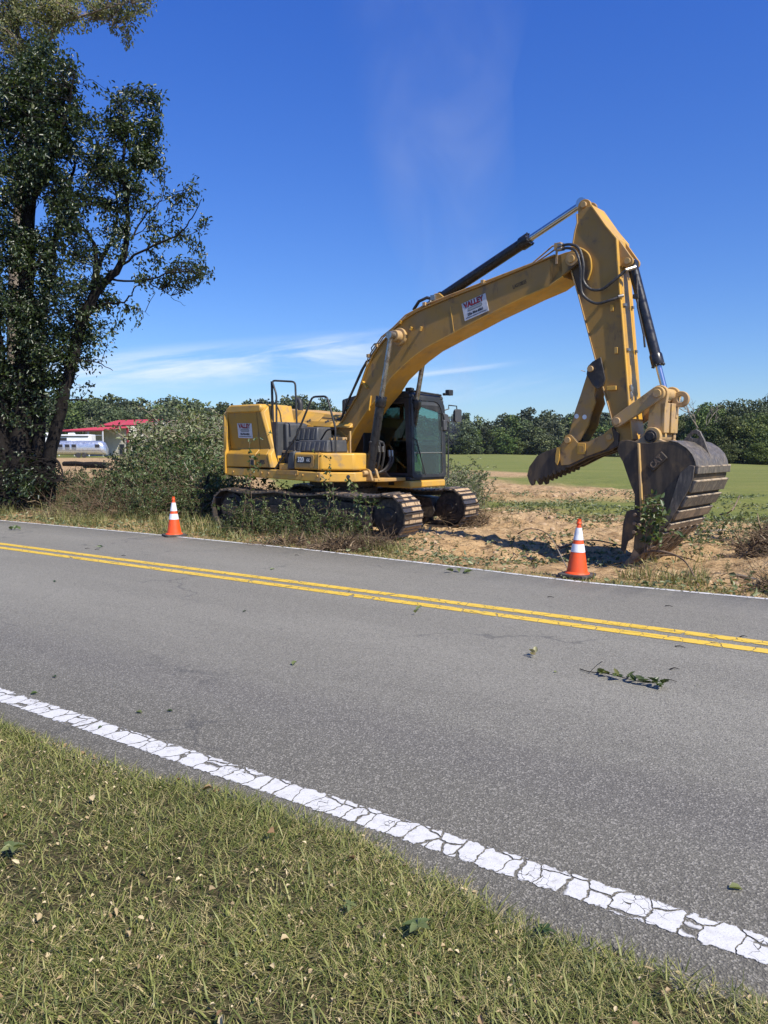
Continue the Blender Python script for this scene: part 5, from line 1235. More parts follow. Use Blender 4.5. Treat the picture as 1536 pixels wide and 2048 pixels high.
GK = [plant_kind(80 + k, 1.0, .60, 10, 800, .070, MAT['leaf_weed'], .55, .5, True, MAT['stick'], .008) for k in range(3)]           # green brush
rp = random.Random(9)
def put(u, v_top, D, kinds, name, label, cat, group, smul=1.0):
    top = point(u, v_top, D); g0 = gzs(top.x, top.y); return plant(name, kinds[rp.randrange(len(kinds))], top.x, top.y, max(.15, (top.z - g0)) * smul, rp.uniform(0, 6.3), label, cat, group, rp.uniform(-.08, .08))
# leafy weeds in front of the near track
for u, vt, D in ((470, 985, 14.7), (478, 990, 14.5), (512, 985, 14.4), (528, 1000, 14.2), (548, 995, 14.1), (566, 1005, 14.0), (582, 985, 13.9), (598, 1000, 13.6), (618, 992, 13.6), (634, 1008, 13.3), (652, 990, 13.4), (668, 1000, 13.2), (690, 1015, 13.0), (462, 1028, 14.1), (500, 1020, 13.9), (540, 1028, 13.5), (575, 1030, 13.3), (610, 1035, 13.0), (648, 1030, 12.9), (700, 1040, 12.5), (378, 1020, 15.0), (446, 1030, 14.2), (485, 1010, 14.1), (520, 1015, 13.8), (560, 1018, 13.5), (592, 1015, 13.3), (625, 1020, 13.0), (660, 1018, 12.9), (470, 1000, 14.3), (505, 1000, 14.2), (535, 1010, 14.0)):
    put(u, vt, D, WK, 'weed_plant', 'leafy green weed growing along the near side of the excavator track', 'weed', 'weeds in front of the excavator track')
for u, vt, D in ((492, 872, 14.2), (497, 900, 14.2)): pass
put(492, 868, 14.1, SK, 'sapling', 'slender sapling standing in front of the counterweight, taller than the weeds round it', 'sapling', None)
put(664, 905, 13.2, SK, 'sapling', 'thin sapling in front of the yellow tool box', 'sapling', None)
put(706, 958, 12.7, VK, 'sapling', 'spindly sapling in front of the track near its front idler', 'sapling', None)
put(735, 990, 12.6, VK, 'sapling', 'short leafy sapling rooted in the soil beside the front of the near track', 'sapling', None)
# brush on the left, between the tree and the machine
for u, vt, D, sc in ((290, 893, 25, .8), (312, 874, 26, .9), (332, 856, 26, .8), (352, 856, 25, 1), (380, 862, 25, .9), (408, 848, 27, .9), (434, 858, 26, 1), (300, 895, 23, .8), (338, 890, 22.5, .9), (372, 898, 22, .8), (404, 892, 22, .9), (432, 905, 22, .8), (325, 838, 33, .7), (420, 822, 36, .8), (396, 818, 38, .7), (442, 828, 33, .8), (250, 912, 23, .7)):
    put(u, vt, D, BK_, 'brush_heap', 'wilting cut brush with pale leaves heaped between the left tree and the excavator', 'brush', 'brush heaped behind the left cone')
for u, vt, D in ((232, 942, 19.5), (262, 935, 19.5), (300, 922, 19), (335, 912, 19.5), (365, 905, 19.5), (395, 925, 18.5), (330, 960, 17.2), (362, 965, 16.8), (300, 975, 16.6), (385, 978, 16.2), (265, 980, 16.8), (420, 940, 17.5), (440, 930, 18), (470, 945, 17.5), (510, 955, 17.2), (560, 962, 17), (610, 966, 17), (180, 958, 20.5), (208, 950, 21), (150, 968, 20), (225, 935, 22), (350, 935, 18), (285, 945, 18), (110, 965, 20.5), (128, 948, 22), (150, 940, 23), (172, 945, 21), (192, 955, 19.5), (160, 985, 18.2), (215, 975, 18), (240, 930, 21), (135, 985, 18.6), (195, 940, 22), (255, 915, 23), (318, 890, 21), (352, 870, 23), (388, 872, 23), (415, 895, 20.5)):
    put(u, vt, D, GK, 'shrub', 'low green shrub in the tangle between the left tree and the excavator', 'shrub', 'green shrubs left of the excavator')
for u, vt, D in ((150, 975, 18.5), (185, 985, 18), (215, 990, 17.5), (240, 1000, 17), (125, 990, 18), (170, 1005, 17), (200, 1012, 16.6), (232, 1018, 16.2), (278, 1015, 15.8), (310, 1025, 15.4), (140, 1015, 17.2), (90, 1000, 18.2), (50, 1005, 18.6), (20, 1000, 19), (325, 1030, 15.0), (105, 1010, 17.6), (160, 1022, 16.4), (260, 1005, 16.4), (295, 1000, 16.2), (215, 970, 18.4), (245, 965, 18.2), (175, 955, 21), (195, 940, 22.5)):
    put(u, vt, D, WK, 'weed_plant', 'leafy weed growing in the dry verge near the left tree', 'weed', 'weeds by the left tree')
# pale shrubs behind the machine on the right of the cab
for u, vt, D in ((905, 915, 24), (925, 930, 22.5), (940, 945, 21), (955, 958, 19.5), (915, 950, 20), (895, 935, 22), (930, 968, 18.6), (880, 955, 20), (860, 965, 19), (830, 968, 18.5), (800, 970, 18.3), (770, 968, 18.6), (905, 972, 18.2)):
    put(u, vt, D, BK_, 'pale_shrub', 'greyish pale-leaved shrub behind the excavator, beside its cab', 'shrub', 'pale shrubs behind the cab')
# torn plants lying about on the bare soil
for u, vt, D in ((1012, 1020, 16), (1030, 1030, 15.2), (1040, 1048, 14.4), (1000, 1035, 15.4), (1020, 1062, 13.7), (1085, 1000, 18.5), (1110, 1003, 18), (1140, 1005, 17.5), (1060, 1005, 18), (1165, 1012, 16.8), (1000, 990, 20), (1310, 1030, 14.5), (1025, 1085, 12.6), (905, 1060, 13.8), (935, 1075, 13), (912, 1090, 12.4)):
    put(u, vt, D, WK, 'torn_weed', 'uprooted wilting weed lying on the cleared soil', 'weed', 'torn weeds on the cleared soil', 1.0)
for u, vt, D in ((1405, 1012, 12.6), (1440, 1005, 13.2), (1475, 1010, 13), (1510, 1012, 12.6), (1535, 1018, 12.2), (1400, 1062, 10.8), (1455, 1118, 9.4), (1410, 1125, 9.5), (1500, 1135, 9.0), (1530, 1140, 8.8)):
    put(u, vt, D, WK, 'leafy_weed', 'green weed growing about the heap of roots at the right', 'weed', 'weeds about the root heap')
# leafy branch caught on the bucket
bx = point(1305, 1090, 10.2); kk = plant_kind(99, 1.0, .33, 5, 210, .085, MAT['leaf_weed'], .62, .4)
plant('leafy_branch', kk, bx.x - .02, bx.y, .98, .4, 'green leafy branch standing against the side of the bucket', 'branch', None, z=bx.z - .12)
# dead sticks leaning out of the brush
def stick_thing(name, pts, r, label, cat='stick', m_=None, group=None, leaves=0):
    P_ = [Vector(p) for p in pts]; o0 = P_[0].copy(); g = MB(); sp = smooth_path([p - o0 for p in P_], 4); n = len(sp)
    g.tube(sp, [r * (1 - .6 * i / (n - 1)) for i in range(n)], 6); o = g.build(name, m_ or MAT['stick'], None, 0, 60); o.location = o0; tag(o, label, cat, group); return o
stick_thing('broken_limb', [point(400, 1000, 17), point(412, 972, 17), point(418, 948, 17.1)], .05, 'dark broken limb sticking up by the rear of the track', 'limb', MAT['bark'])
stick_thing('broken_limb', [point(392, 975, 18.5), point(375, 940, 18.6), point(368, 925, 18.6)], .03, 'pale broken limb in the shrubs behind the left cone', 'limb', MAT['grey_wood'])
stick_thing('bent_stick', [on_ground(1255, 1110), point(1310, 1102, 10.0), point(1345, 1108, 9.8), point(1372, 1125, 9.6), point(1392, 1160, 9.1), on_ground(1400, 1178)], .016, 'long bent twig lying in front of the bucket teeth', 'stick')
stick_thing('bent_stick', [on_ground(1035, 1068), point(1055, 1058, 14), point(1085, 1062, 13.6), point(1110, 1085, 12.5), on_ground(1128, 1110)], .012, 'thin arched twig on the cleared soil behind the right cone', 'stick')
stick_thing('bent_stick', [on_ground(1138, 1142), point(1122, 1112, 10.3), point(1108, 1085, 10.4), point(1098, 1068, 10.5)], .009, 'pale twig standing up just left of the right cone', 'stick', MAT['grey_wood'])
# ================================================================ far trees
def far_kind(seed, h, w, nb, nf, leaf, cone=False, trunk_frac=.25):
    """a tree about h tall: blobs of leaf clumps hung round a trunk with limbs"""
    rs = np.random.RandomState(seed); g = MB()
    g.tube([Vector((0, 0, -.3)), Vector((rs.normal(0, .1), rs.normal(0, .1), h * .35)), Vector((rs.normal(0, .3), rs.normal(0, .3), h * .85))], [.035 * h * .6, .026 * h * .6, .006 * h], 6)
    C = []; N = []; blobs = []
    for k in range(nb):
        t = (k + .5) / nb; zz = h * (trunk_frac + (1 - trunk_frac) * (t ** .9) * .93)
        prof = math.sin(math.pi * min(1, .12 + .80 * t)) if not cone else (1.05 - t)
        rad = w * .5 * prof * rs.uniform(.45, 1.0); a = rs.uniform(0, 6.283)
        c = V3(math.cos(a) * rad, math.sin(a) * rad, zz + rs.normal(0, .03 * h)); r = w * rs.uniform(.16, .30) * (1.15 - .45 * t)
        blobs.append((c, r))
        if k % 3 == 0: g.tube([Vector((0, 0, zz * .75)), Vector(c * .6 + V3(0, 0, zz * .3)), Vector(c)], [.012 * h * .5, .008 * h * .5, .003 * h * .5], 4, 0, False)
    tot = sum(r * r for _, r in blobs)
    for c, r in blobs:
        n = int(nf * r * r / tot); u = unit(rs, n); u[:, 2] = u[:, 2] * .8 + .12
        C.append(c + u * r * rs.uniform(.5, 1.08, n)[:, None] ** .6 * V3(1, 1, .85)); N.append(u + unit(rs, n) * .7)
    C = np.concatenate(C); N = np.concatenate(N); n = len(C); D_ = unit(rs, n) + V3(0, 0, -.35)
    L = leaf * rs.uniform(.6, 1.35, n); Vv, Ff = leaf_arrays(C, D_, N, L, L * .75, .2, .25)
    tint = np.clip(rs.beta(2, 2.4, n) * .75 + .25 * vnoise(C[:, 0] / w * 5 + seed, C[:, 2] / h * 7, seed), 0, 1)
    cm = np_mesh('crown', Vv, Ff, MAT['leaf_far'], None, np.repeat(tint, 2), o_link=False)
    to = g.build('trunk', MAT['bark'], None, 0, 0); tm = to.data; bpy.data.objects.remove(to)
    return cm, tm, h
FK = [far_kind(200 + k, 10, (6.5, 7.5, 5.5, 8, 6, 4.6)[k], 22, 1500, .55, k == 5, .08) for k in range(6)]
FK += [far_kind(240 + k, 10, (4.2, 5.2, 4.8)[k], 18, 1300, .5, k == 1, .05) for k in range(3)]
NK = [far_kind(300 + k, 9, (7.5, 8.5, 6.5, 7)[k], 34, 6500, .33, False, .04) for k in range(4)]
ft = random.Random(12)
def far_tree(kinds, u, v_top, D, label, group, sx=1.0, k=None):
    top = point(u, v_top, D); g0 = gzs(top.x, top.y); kd = kinds[ft.randrange(len(kinds))] if k is None else kinds[k]
    s = (top.z - g0) / kd[2]; r = empty('tree', (top.x, top.y, g0)); r.rotation_euler = (0, 0, ft.uniform(0, 6.3)); r.scale = (s * sx, s * sx, s)
    tag(r, label, 'tree', group); link('trunk', kd[1], r); link('crown', kd[0], r); return r
def tree_row(u0, u1, step, tops, D0, dD, label, group, kinds=FK, jit=17, sx=1.15):
    u = u0; jit = jit
    while u < u1:
        vt = float(np.interp(u, [t[0] for t in tops], [t[1] for t in tops])) + ft.uniform(-jit * .4, jit)
        far_tree(kinds, u + ft.uniform(-4, 4), vt, D0 + ft.uniform(-dD, dD), label, group, sx * ft.uniform(.85, 1.2)); u += step * ft.uniform(.75, 1.25)
L1 = [(-60, 790), (0, 785), (150, 792), (220, 796), (330, 800), (380, 795), (450, 806), (500, 808), (540, 792), (575, 782), (600, 786), (625, 800), (690, 815), (760, 825), (850, 830), (900, 832), (925, 822), (960, 836), (1000, 832), (1050, 824), (1090, 828), (1140, 822), (1200, 826), (1260, 832), (1320, 836), (1400, 832), (1700, 820)]
tree_row(-80, 760, 17, L1, 232, 12, 'dark green tree of the far woods to the left of the excavator', 'trees in the far woods on the left')
tree_row(-80, 760, 26, [(a, b + 16) for a, b in L1], 205, 8, 'mid green tree at the near edge of the far woods on the left', 'trees along the edge of the left woods')
tree_row(760, 1420, 13, L1, 215, 8, 'dark tree standing deep in the far treeline across the field', 'trees deep in the far treeline')
tree_row(770, 1420, 14, [(a, b + 10) for a, b in L1], 198, 5, 'tree at the front of the far treeline across the field', 'trees at the front of the far treeline')
tree_row(780, 1420, 26, [(a, b + 42) for a, b in L1], 190, 3, 'low bushy tree at the foot of the far treeline across the field', 'low trees at the foot of the far treeline', FK, 20, 1.5)
R1 = [(1330, 842), (1370, 828), (1405, 812), (1440, 798), (1480, 796), (1510, 800), (1560, 790), (1640, 780)]
tree_row(1345, 1680, 38, R1, 112, 5, 'full dark evergreen-looking tree in the near grove at the right edge', 'trees in the right grove', NK, 12, 1.0)
tree_row(1340, 1680, 44, [(a, b + 34) for a, b in R1], 102, 3, 'shorter dark tree in front of the right grove', 'shorter trees in front of the right grove', NK, 22, 1.15)
tree_row(1350, 1680, 50, [(a, 885) for a, b in R1], 97, 2, 'bushy low tree at the foot of the right grove', 'bushes at the foot of the right grove', NK, 12, 1.5)
far_tree(FK, 330, 814, 140, 'rounded yellow-green tree beside the red-roofed barn', None, 1.3, 1)
for u, vt in ((155, 800), (178, 806), (205, 816), (232, 812)): far_tree(NK, u, vt, 172, 'tree just behind the red-roofed barn', 'trees behind the barn', 1.2)
# bare grey tree among the right grove
bt = empty('bare_tree', point(1392, 915, 106)); bt.location.z = gzs(bt.location.x, bt.location.y); tag(bt, 'leafless pale grey tree showing above the right grove', 'tree')
g = MB(); rs = np.random.RandomState(31)
def grow(p, d, L, r, dep):
    e = p + d * L; m_ = (p + e) / 2 + Vector(rs.normal(0, .05, 3)) * L; g.tube([p, m_, e], [r, r * .85, r * .65], 5, 0, False)
    if dep:
        for _ in range(3 if dep > 1 else 4):
            nd_ = (d + Vector(rs.normal(0, .42, 3)) * V_(1, 1, .6) + Vector((0, 0, .12))).normalized(); grow(p + (e - p) * rs.uniform(.55, 1), nd_, L * rs.uniform(.5, .72), r * .55, dep - 1)
def V_(*a): return Vector(a)
def grow(p, d, L, r, dep):
    e = p + d * L; m_ = (p + e) / 2 + Vector(rs.normal(0, .05, 3)) * L; g.tube([p, m_, e], [r, r * .85, r * .65], 5, 0, False)
    if dep:
        for _ in range(3 if dep > 1 else 4):
            q = rs.normal(0, .42, 3); nd_ = (d + Vector((q[0], q[1], q[2] * .6 + .12))).normalized(); grow(p + (e - p) * rs.uniform(.55, 1), nd_, L * rs.uniform(.5, .72), r * .55, dep - 1)
grow(Vector((0, 0, 0)), Vector((.05, 0, 1)), 4.6, .17, 4); g.build('trunk', MAT['grey_wood'], bt, 0, 0)

# ================================================================ barn, trailer, motorhome
def corr(name, c, c2, axis_scale, rough=.5):
    m, nt, b = new_mat(name); b.inputs['Roughness'].default_value = rough
    nt.links.new(mixcol(nt, rng_(nt, noise(nt, .8, 4, .6), .4, .7), c, c2), b.inputs['Base Color'])
    return m
ROOF = corr('red_metal_roof', (.36, .03, .05), (.42, .045, .065), 1); WALL = corr('cream_metal_siding', (.62, .58, .48), (.54, .51, .43), 1)
barn = empty('barn', (0, 0, 0)); tag(barn, 'cream metal barn with a red roof and an open lean-to', 'barn')
a0 = point(290, 905, 146); a0.z = 0
ux = Vector((.86, -.51, 0)); uy = Vector((-.51, -.86, 0))             # along the ridge (to the right) and out of the front
RR = point(312, 838.5, 149); RR.z = 0
barn.location = RR + Vector((1.25, 0, 0)); barn.rotation_euler = (0, 0, math.atan2(ux.y, ux.x))
# local frame: x along ridge (right), y = away from front ; front is -y
HL, HF, HE, ZR, ZE, ZA = -12.2, -4.9, 5.5, 7.05, 5.85, 4.72
def ribbed(g, a, b_, c, d, n, h):
    """roof or wall sheet a-b (bottom edge) c-d (top edge) with standing ribs"""
    a, b_, c, d = map(Vector, (a, b_, c, d)); nr = (b_ - a).cross(d - a).normalized(); t = nr * .05
    g.loft([[a, b_, c, d], [a - t, b_ - t, c - t, d - t]])
    for k in range(n):
        f = (k + .5) / n; p = a + (b_ - a) * f; q = d + (c - d) * f; w = (b_ - a).normalized() * .05
        g.loft([[p - w, p + w, p + w * .5 + nr * h, p - w * .5 + nr * h], [q - w, q + w, q + w * .5 + nr * h, q - w * .5 + nr * h]])
g = MB(); ribbed(g, (HL - .3, HF, ZE), (.35, HF, ZE), (.35, 0, ZR), (HL - .3, 0, ZR), 26, .04); ribbed(g, (.35, HE, ZE - .2), (HL - .3, HE, ZE - .2), (HL - .3, 0, ZR), (.35, 0, ZR), 10, .04); rf = g.build('roof', ROOF, barn, 0, 0)
g = MB(); ribbed(g, (HL - .6, HF - 9.0, ZA), (-.2, HF - 9.0, ZA), (-.2, HF + .2, ZE - .28), (HL - .6, HF + .2, ZE - .28), 26, .04); g.build('lean_to_roof', ROOF, barn, 0, 0)
g = MB(); g.box(HL - .6, -.2, HF - 9.08, HF - 8.98, ZA - .22, ZA - .02); g.box(.30, .38, HF - .1, 0, ZE - .1, ZE + .06); g.build('roof_trim', ROOF, rf, 0, 0)
g = MB(); ribbed(g, (HL, HF - 3.2, 0), (-.4, HF - 3.2, 0), (-.4, HF - 3.2, 5.25), (HL, HF - 3.2, 5.25), 34, .04); g.build('front_wall', WALL, barn, 0, 0)
g = MB(); g.prism([(HF - 3.2, 0), (HE, 0), (HE, ZE - .3), (0, ZR - .1), (HF - 3.2, 5.3)], -.4, -.2)
gm = Matrix.Rotation(R(90), 4, 'Z'); g.v = [tuple((Vector((-y, x, z)))) for x, y, z in g.v]
g.v = [(-.4 if abs(x - .4) < .01 or x > .3 else -.15, y, z) for x, y, z in g.v]; g.build('gable_wall', WALL, barn, 0, 0)
g = MB(); g.box(-.62, -.12, HF - 3.34, HF - 3.24, 0, 5.2); g.build('corner_trim', ROOF, barn, 0, 0)
for x in (HL - .4, HL + 4.0, HL + 8.0, -.4):
    g = MB(); g.box(x - .09, x + .09, HF - 8.95, HF - 8.77, 0, ZA - .2); g.build('awning_post', MAT['white'], barn, 0, 0)
g = MB(); g.box(HL, -.4, HF - 8.9, HF - 8.85, ZA - 1.0, ZA - .9)
g.build('awning_rail', MAT['white'], barn, 0, 0)
g = MB(); g.box(-2.6, -1.5, HF - 3.32, HF - 3.22, 0, 2.2); g.build('door', MAT['ink'], barn, 0, 0)
g = MB(); g.cyl((-1.6, 1.5, 5.6), (-1.6, 1.5, 7.9), .13, n=8); g.build('flue_pipe', MAT['step'], barn, 0, 0)
ALU = simple('polished_aluminium', (.62, .66, .72), .32, .75, (.52, .55, .6), 2.5)
RVW = simple('gelcoat_white', (.78, .78, .77), .35, 0, (.7, .7, .7), 1)
tr = empty('travel_trailer', (0, 0, 0)); tag(tr, 'silver rounded aluminium travel trailer parked before the barn', 'trailer')
c0 = point(153, 915, 120); tr.location = (c0.x, c0.y, gzs(c0.x, c0.y)); tr.rotation_euler = (0, 0, R(4))
def pod(L, W, z0, z1, r, rw):
    secs = []
    for k in range(25):
        t = -1 + 2 * k / 24; x = t * L / 2; e = max(0, (abs(x) - (L / 2 - r)) / r); f = math.sqrt(max(.0, 1 - e ** 2.4)) if e < 1 else 0.0
        f = max(f, .18); top = z0 + (z1 - z0) * (.42 + .58 * f); hw = W / 2 * (.55 + .45 * f)
        q = []
        for j in range(20):
            a = 2 * math.pi * j / 20; ca, sa = math.cos(a), math.sin(a); p = 3.2
            q.append((x, hw * math.copysign(abs(ca) ** (2 / p), ca), (z0 + top) / 2 + (top - z0) / 2 * math.copysign(abs(sa) ** (2 / p), sa)))
        secs.append(q)
    return secs
g = MB(); g.loft(pod(9.4, 2.4, .45, 2.62, 1.15, .5)); tb = g.build('body', ALU, tr, 0, 60)
for x in (-2.0, -.95, .05, 3.55):
    g = MB(); g.box(x - .36, x + .36, -1.235, -1.19, 1.55, 2.08); w = g.build('window', MAT['fitting'], tr, .02); p = MB(); p.box(x - .31, x + .31, -1.245, -1.23, 1.60, 2.03); p.build('pane', MAT['ink'], w, 0, 0)
    if x < 3: p = MB(); p.box(x - .34, x + .34, -1.235, -1.21, 1.32, 1.42); p.build('vent', MAT['ink'], tr, 0, 0)
g = MB(); g.box(-4.4, 4.4, -1.225, -1.19, 1.12, 1.17); g.build('belt_trim', MAT['fitting'], tr, 0, 0)
for x in (.6, 1.5):
    g = MB(); g.cyl((x, -1.12, .36), (x, -.9, .36), .36, n=18); g.build('wheel', MAT['hose'], tr, .02)
g = MB(); g.box(-.6, .0, -.4, .4, 2.58, 2.74); g.build('roof_vent', RVW, tr, .03)
rv = empty('motorhome', (0, 0, 0)); tag(rv, 'white boxy motorhome with dark roof gear, behind the silver trailer', 'motorhome')
c0 = point(128, 912, 131); rv.location = (c0.x, c0.y, gzs(c0.x, c0.y)); rv.rotation_euler = (0, 0, R(3))
g = MB(); g.box(-5.0, 5.0, -1.25, 1.25, .5, 3.75); g.build('body', RVW, rv, .12)
g = MB(); g.box(-5.0, 4.6, -1.42, -1.27, 3.42, 3.55); g.build('awning_roll', BK, rv, .03)
g = MB(); g.box(-1.6, 1.0, -1.30, -1.24, 2.7, 3.2); g.build('window', MAT['ink'], rv, .02)
for x in (-2.6, 1.4): g = MB(); g.box(x - .45, x + .45, -.5, .5, 3.76, 4.05); g.build('roof_unit', RVW, rv, .06)
for x in (-3.2, 2.6): g = MB(); g.cyl((x, -1.2, .45), (x, -.9, .45), .45, n=18); g.build('wheel', MAT['hose'], rv, .02)
for (u0, v0, u1, v1, D, r, l) in ((128, 918, 172, 924, 66, .22, 'felled log lying before the silver trailer, its left half in the grass'), (170, 924, 214, 932, 60, .26, 'thick felled log lying before the barn, nearest of the logs'), (182, 921, 222, 925, 68, .16, 'slim felled log just below the right end of the silver trailer')):
    a, b_ = point(u0, v0, D), point(u1, v1, D - 1.5); z = gzs(a.x, a.y) + r * .8; z2 = gzs(b_.x, b_.y) + r * .8
    o = MB(); m_ = (b_ - a); o.tube([Vector((0, 0, 0)), Vector((m_.x * .5, m_.y * .5, .05)), Vector((m_.x, m_.y, z2 - z))], [r, r * .93, r * .8], 12, 0); ob = o.build('log', MAT['bark'], None, 0, 50); ob.location = (a.x, a.y, z); tag(ob, l, 'log')
# ================================================================ cones
def lathe_part(name, prof, m_, par, n=32):
    g = MB(); g.lathe(prof, n); return g.build(name, m_, par, 0, 40)
def cone(x, y, rz, label, seed, lean=0):
    z = gzs(x, y); r = empty('traffic_cone', (x, y, max(z, 0.0) + .002)); r.rotation_euler = (lean, lean * .5, rz); tag(r, label, 'traffic cone', 'traffic cones along the far edge of the road')
    b = MB(); b.slab([(sx * .19 + 0, sy * .19) if k % 2 == 0 else (sx * .19, sy * .19) for k, (sx, sy) in enumerate(((-1, -.8), (-.8, -1), (.8, -1), (1, -.8), (1, .8), (.8, 1), (-.8, 1), (-1, .8)))], 0, .035); b.build('base', MAT['cone_base'], r, .006)
    R_ = lambda z: .134 - .112 * (z - .03) / .64
    lathe_part('body', [(.155, .036), (.150, .045), (R_(.06), .06), (R_(.28), .285), (R_(.41), .41), (R_(.66), .645), (.030, .655), (.033, .663), (.027, .672), (.024, .70), (.026, .712), (.021, .712), (.019, .60), (0, .60)], MAT['orange'], r)
    for z0, z1 in ((.305, .405), (.455, .605)):
        lathe_part('reflective_collar', [(R_(z0) - .002, z0), (R_(z0) + .0035, z0), (R_(z1) + .0035, z1), (R_(z1) - .002, z1)], MAT['reflective'], r)
    return r
c = on_ground(1154, 1152); cone(c.x, c.y, .9, 'orange traffic cone with greyed white bands in front of the bucket', 1, .015)
c = on_ground(348.5, 1072); cone(c.x, c.y, .5, 'orange traffic cone with clean white bands beside the shrubs, left of the excavator', 2)

# ================================================================ lawn at the photographer's feet
rs = np.random.RandomState(77)
def lawn_points(n, tmin, tmax, depth, dens_pow=1.0):
    t = rs.uniform(tmin, tmax, n); dp = rs.uniform(-.10, 1, n); p = lawn_edge(t) - np.maximum(dp, -.0) * depth + np.where(dp < 0, .03 * rs.uniform(0, 1, n) ** 2, 0)
    return NX * p + NY * t, NY * p - NX * t
def view_keep(x, y, mar=.8):
    return (np.abs(x) < y * .52 + mar) & (y > 1.2)
parts = []; tints = []
def add_blades(n, H, W, bend, lean, tint, depth=3.0, clump=0):
    x, y = lawn_points(n, -7.5, 2.2, depth)
    k = view_keep(x, y)
    den = fbm(x * 2.2, y * 2.2, 51, 3)
    k &= rs.uniform(0, 1, n) < np.clip(.55 + 3.0 * (den - .36), .45, 1)
    x, y = x[k], y[k]; m_ = len(x); P_ = np.stack([x, y, gz(x, y) - .004], 1)
    hh = rs.uniform(H[0], H[1], m_) * (.65 + .8 * fbm(x * 1.3 + 5, y * 1.3, 61, 3))
    ww = rs.uniform(W[0], W[1], m_)
    v, f = blade_arrays(rs, P_, hh, ww, bend, lean); parts.append((v, f)); tt = np.clip(tint(m_) + .22 * (fbm(x * 1.7, y * 1.7, 71, 3) - .47), 0, 1); tints.append(np.repeat(tt, 2))
add_blades(330000, (.02, .066), (.0026, .0052), .9, 1.5, lambda m: np.clip(rs.beta(1.9, 2.0, m) * .88, 0, 1))
add_blades(28000, (.04, .10), (.004, .0075), .8, .9, lambda m: rs.uniform(.35, .78, m))
add_blades(170000, (.025, .09), (.0014, .0036), .6, 2.4, lambda m: rs.uniform(.78, 1.0, m))
Vv, Ff = merge(parts)
tag(np_mesh('lawn_grass', Vv, Ff, MAT['grass'], None, np.concatenate(tints)), kind='stuff')
# clippings and leaf bits between the blades
def litter(n, L, lo, hi, zoff, tint, depth=3.0, flat=.35):
    x, y = lawn_points(n, -6.5, 1.2, depth); k = view_keep(x, y) & (fbm(x * 1.6 + 9, y * 1.6, 81, 3) > lo); x, y = x[k], y[k]; m_ = len(x)
    C = np.stack([x, y, gz(x, y) + rs.uniform(*zoff, m_)], 1); a = rs.uniform(0, 6.283, m_); D_ = np.stack([np.cos(a), np.sin(a), rs.normal(0, flat, m_)], 1); N = unit(rs, m_) * .55 + V3(0, 0, 1)
    l = rs.uniform(L[0], L[1], m_); v, f = leaf_arrays(C, D_, N, l, l * rs.uniform(.2, .9, m_), .5, rs.uniform(-.3, .35, (m_, 1)) * 1.0); return v, f, np.repeat(tint(m_), 2)
a = litter(7000, (.006, .020), .38, 1, (.006, .03), lambda m: rs.uniform(.45, 1, m)); b_ = litter(420, (.02, .036), .40, 1, (.015, .04), lambda m: rs.beta(1.5, 1.5, m)); c_ = litter(16, (.04, .06), .3, 1, (.03, .05), lambda m: rs.uniform(0, .45, m))
Vv, Ff = merge([(q[0], q[1]) for q in (a, b_, c_)])
tag(np_mesh('leaf_litter', Vv, Ff, MAT['dry'], None, np.concatenate([a[2], b_[2], c_[2]])), kind='stuff')
# broad weed rosettes in the lawn
def rosette(u, v, s, seed, label, tintv=.75):
    g0 = on_ground(u, v); q = np.random.RandomState(seed); n = 5; a = np.arange(n) * 1.25 + q.uniform(0, 1); z = gzs(g0.x, g0.y)
    C = np.zeros((n, 3)) + V3(0, 0, .03); D_ = np.stack([np.cos(a), np.sin(a), q.uniform(.1, .5, n)], 1); N = np.tile(V3(0, 0, 1), (n, 1)) + q.normal(0, .15, (n, 3))
    v_, f_ = leaf_arrays(C, D_, N, s * q.uniform(.7, 1.1, n), s * .55, .15, .35); o = np_mesh('broadleaf_weed', v_, f_, MAT['leaf_weed'], None, np.repeat(np.clip(q.normal(tintv, .1, n), 0, 1), 2)); o.location = (g0.x, g0.y, z + .015); tag(o, label, 'weed')
rosette(835, 1895, .055, 3, 'broad-leaved weed in the lawn, below the middle of the white edge line')
rosette(1090, 1868, .04, 4, 'dark broad-leaved weed at the lawn edge, right of centre', .2)
rosette(28, 1735, .06, 5, 'broad pale green leaf rosette at the left border of the lawn', .8)
rosette(700, 1852, .03, 6, 'tiny broad-leaved weed in the lawn left of the larger rosette')

# ================================================================ verge beyond the road
parts = []; tints = []
def verge(n, q0, q1, t0, t1, H, W, tint, bend=.5, lean=.5, mask=None):
    t = rs.uniform(t0, t1, n); q = q0 + (q1 - q0) * rs.uniform(0, 1, n) ** 1.5; p = edge_p(t) + q; x = NX * p + NY * t; y = NY * p - NX * t
    k = fbm(x * 1.1, y * 1.1, 91, 3) + .12 * rs.normal(0, 1, n) > .42
    if mask is not None: k &= mask(x, y, t, q)
    x, y = x[k], y[k]; m_ = len(x); P_ = np.stack([x, y, gz(x, y) - .01], 1)
    v, f = blade_arrays(rs, P_, rs.uniform(H[0], H[1], m_) * (.5 + fbm(x * 2, y * 2, 95, 3)), rs.uniform(W[0], W[1], m_), bend, lean); parts.append((v, f)); tints.append(np.repeat(np.clip(tint(m_), 0, 1), 2))
verge(40000, -.03, .9, -17, 3, (.03, .12), (.005, .011), lambda m: rs.beta(2.2, 1.3, m), .6, .9, mask=lambda x, y, t, q: (q < .45) | (x < 0))
verge(15000, .3, 3.2, -19, -8.5, (.06, .38), (.006, .014), lambda m: rs.beta(2.2, 1.5, m))
verge(9000, 2, 9, -24, -9, (.08, .36), (.008, .02), lambda m: rs.beta(2.0, 1.6, m))
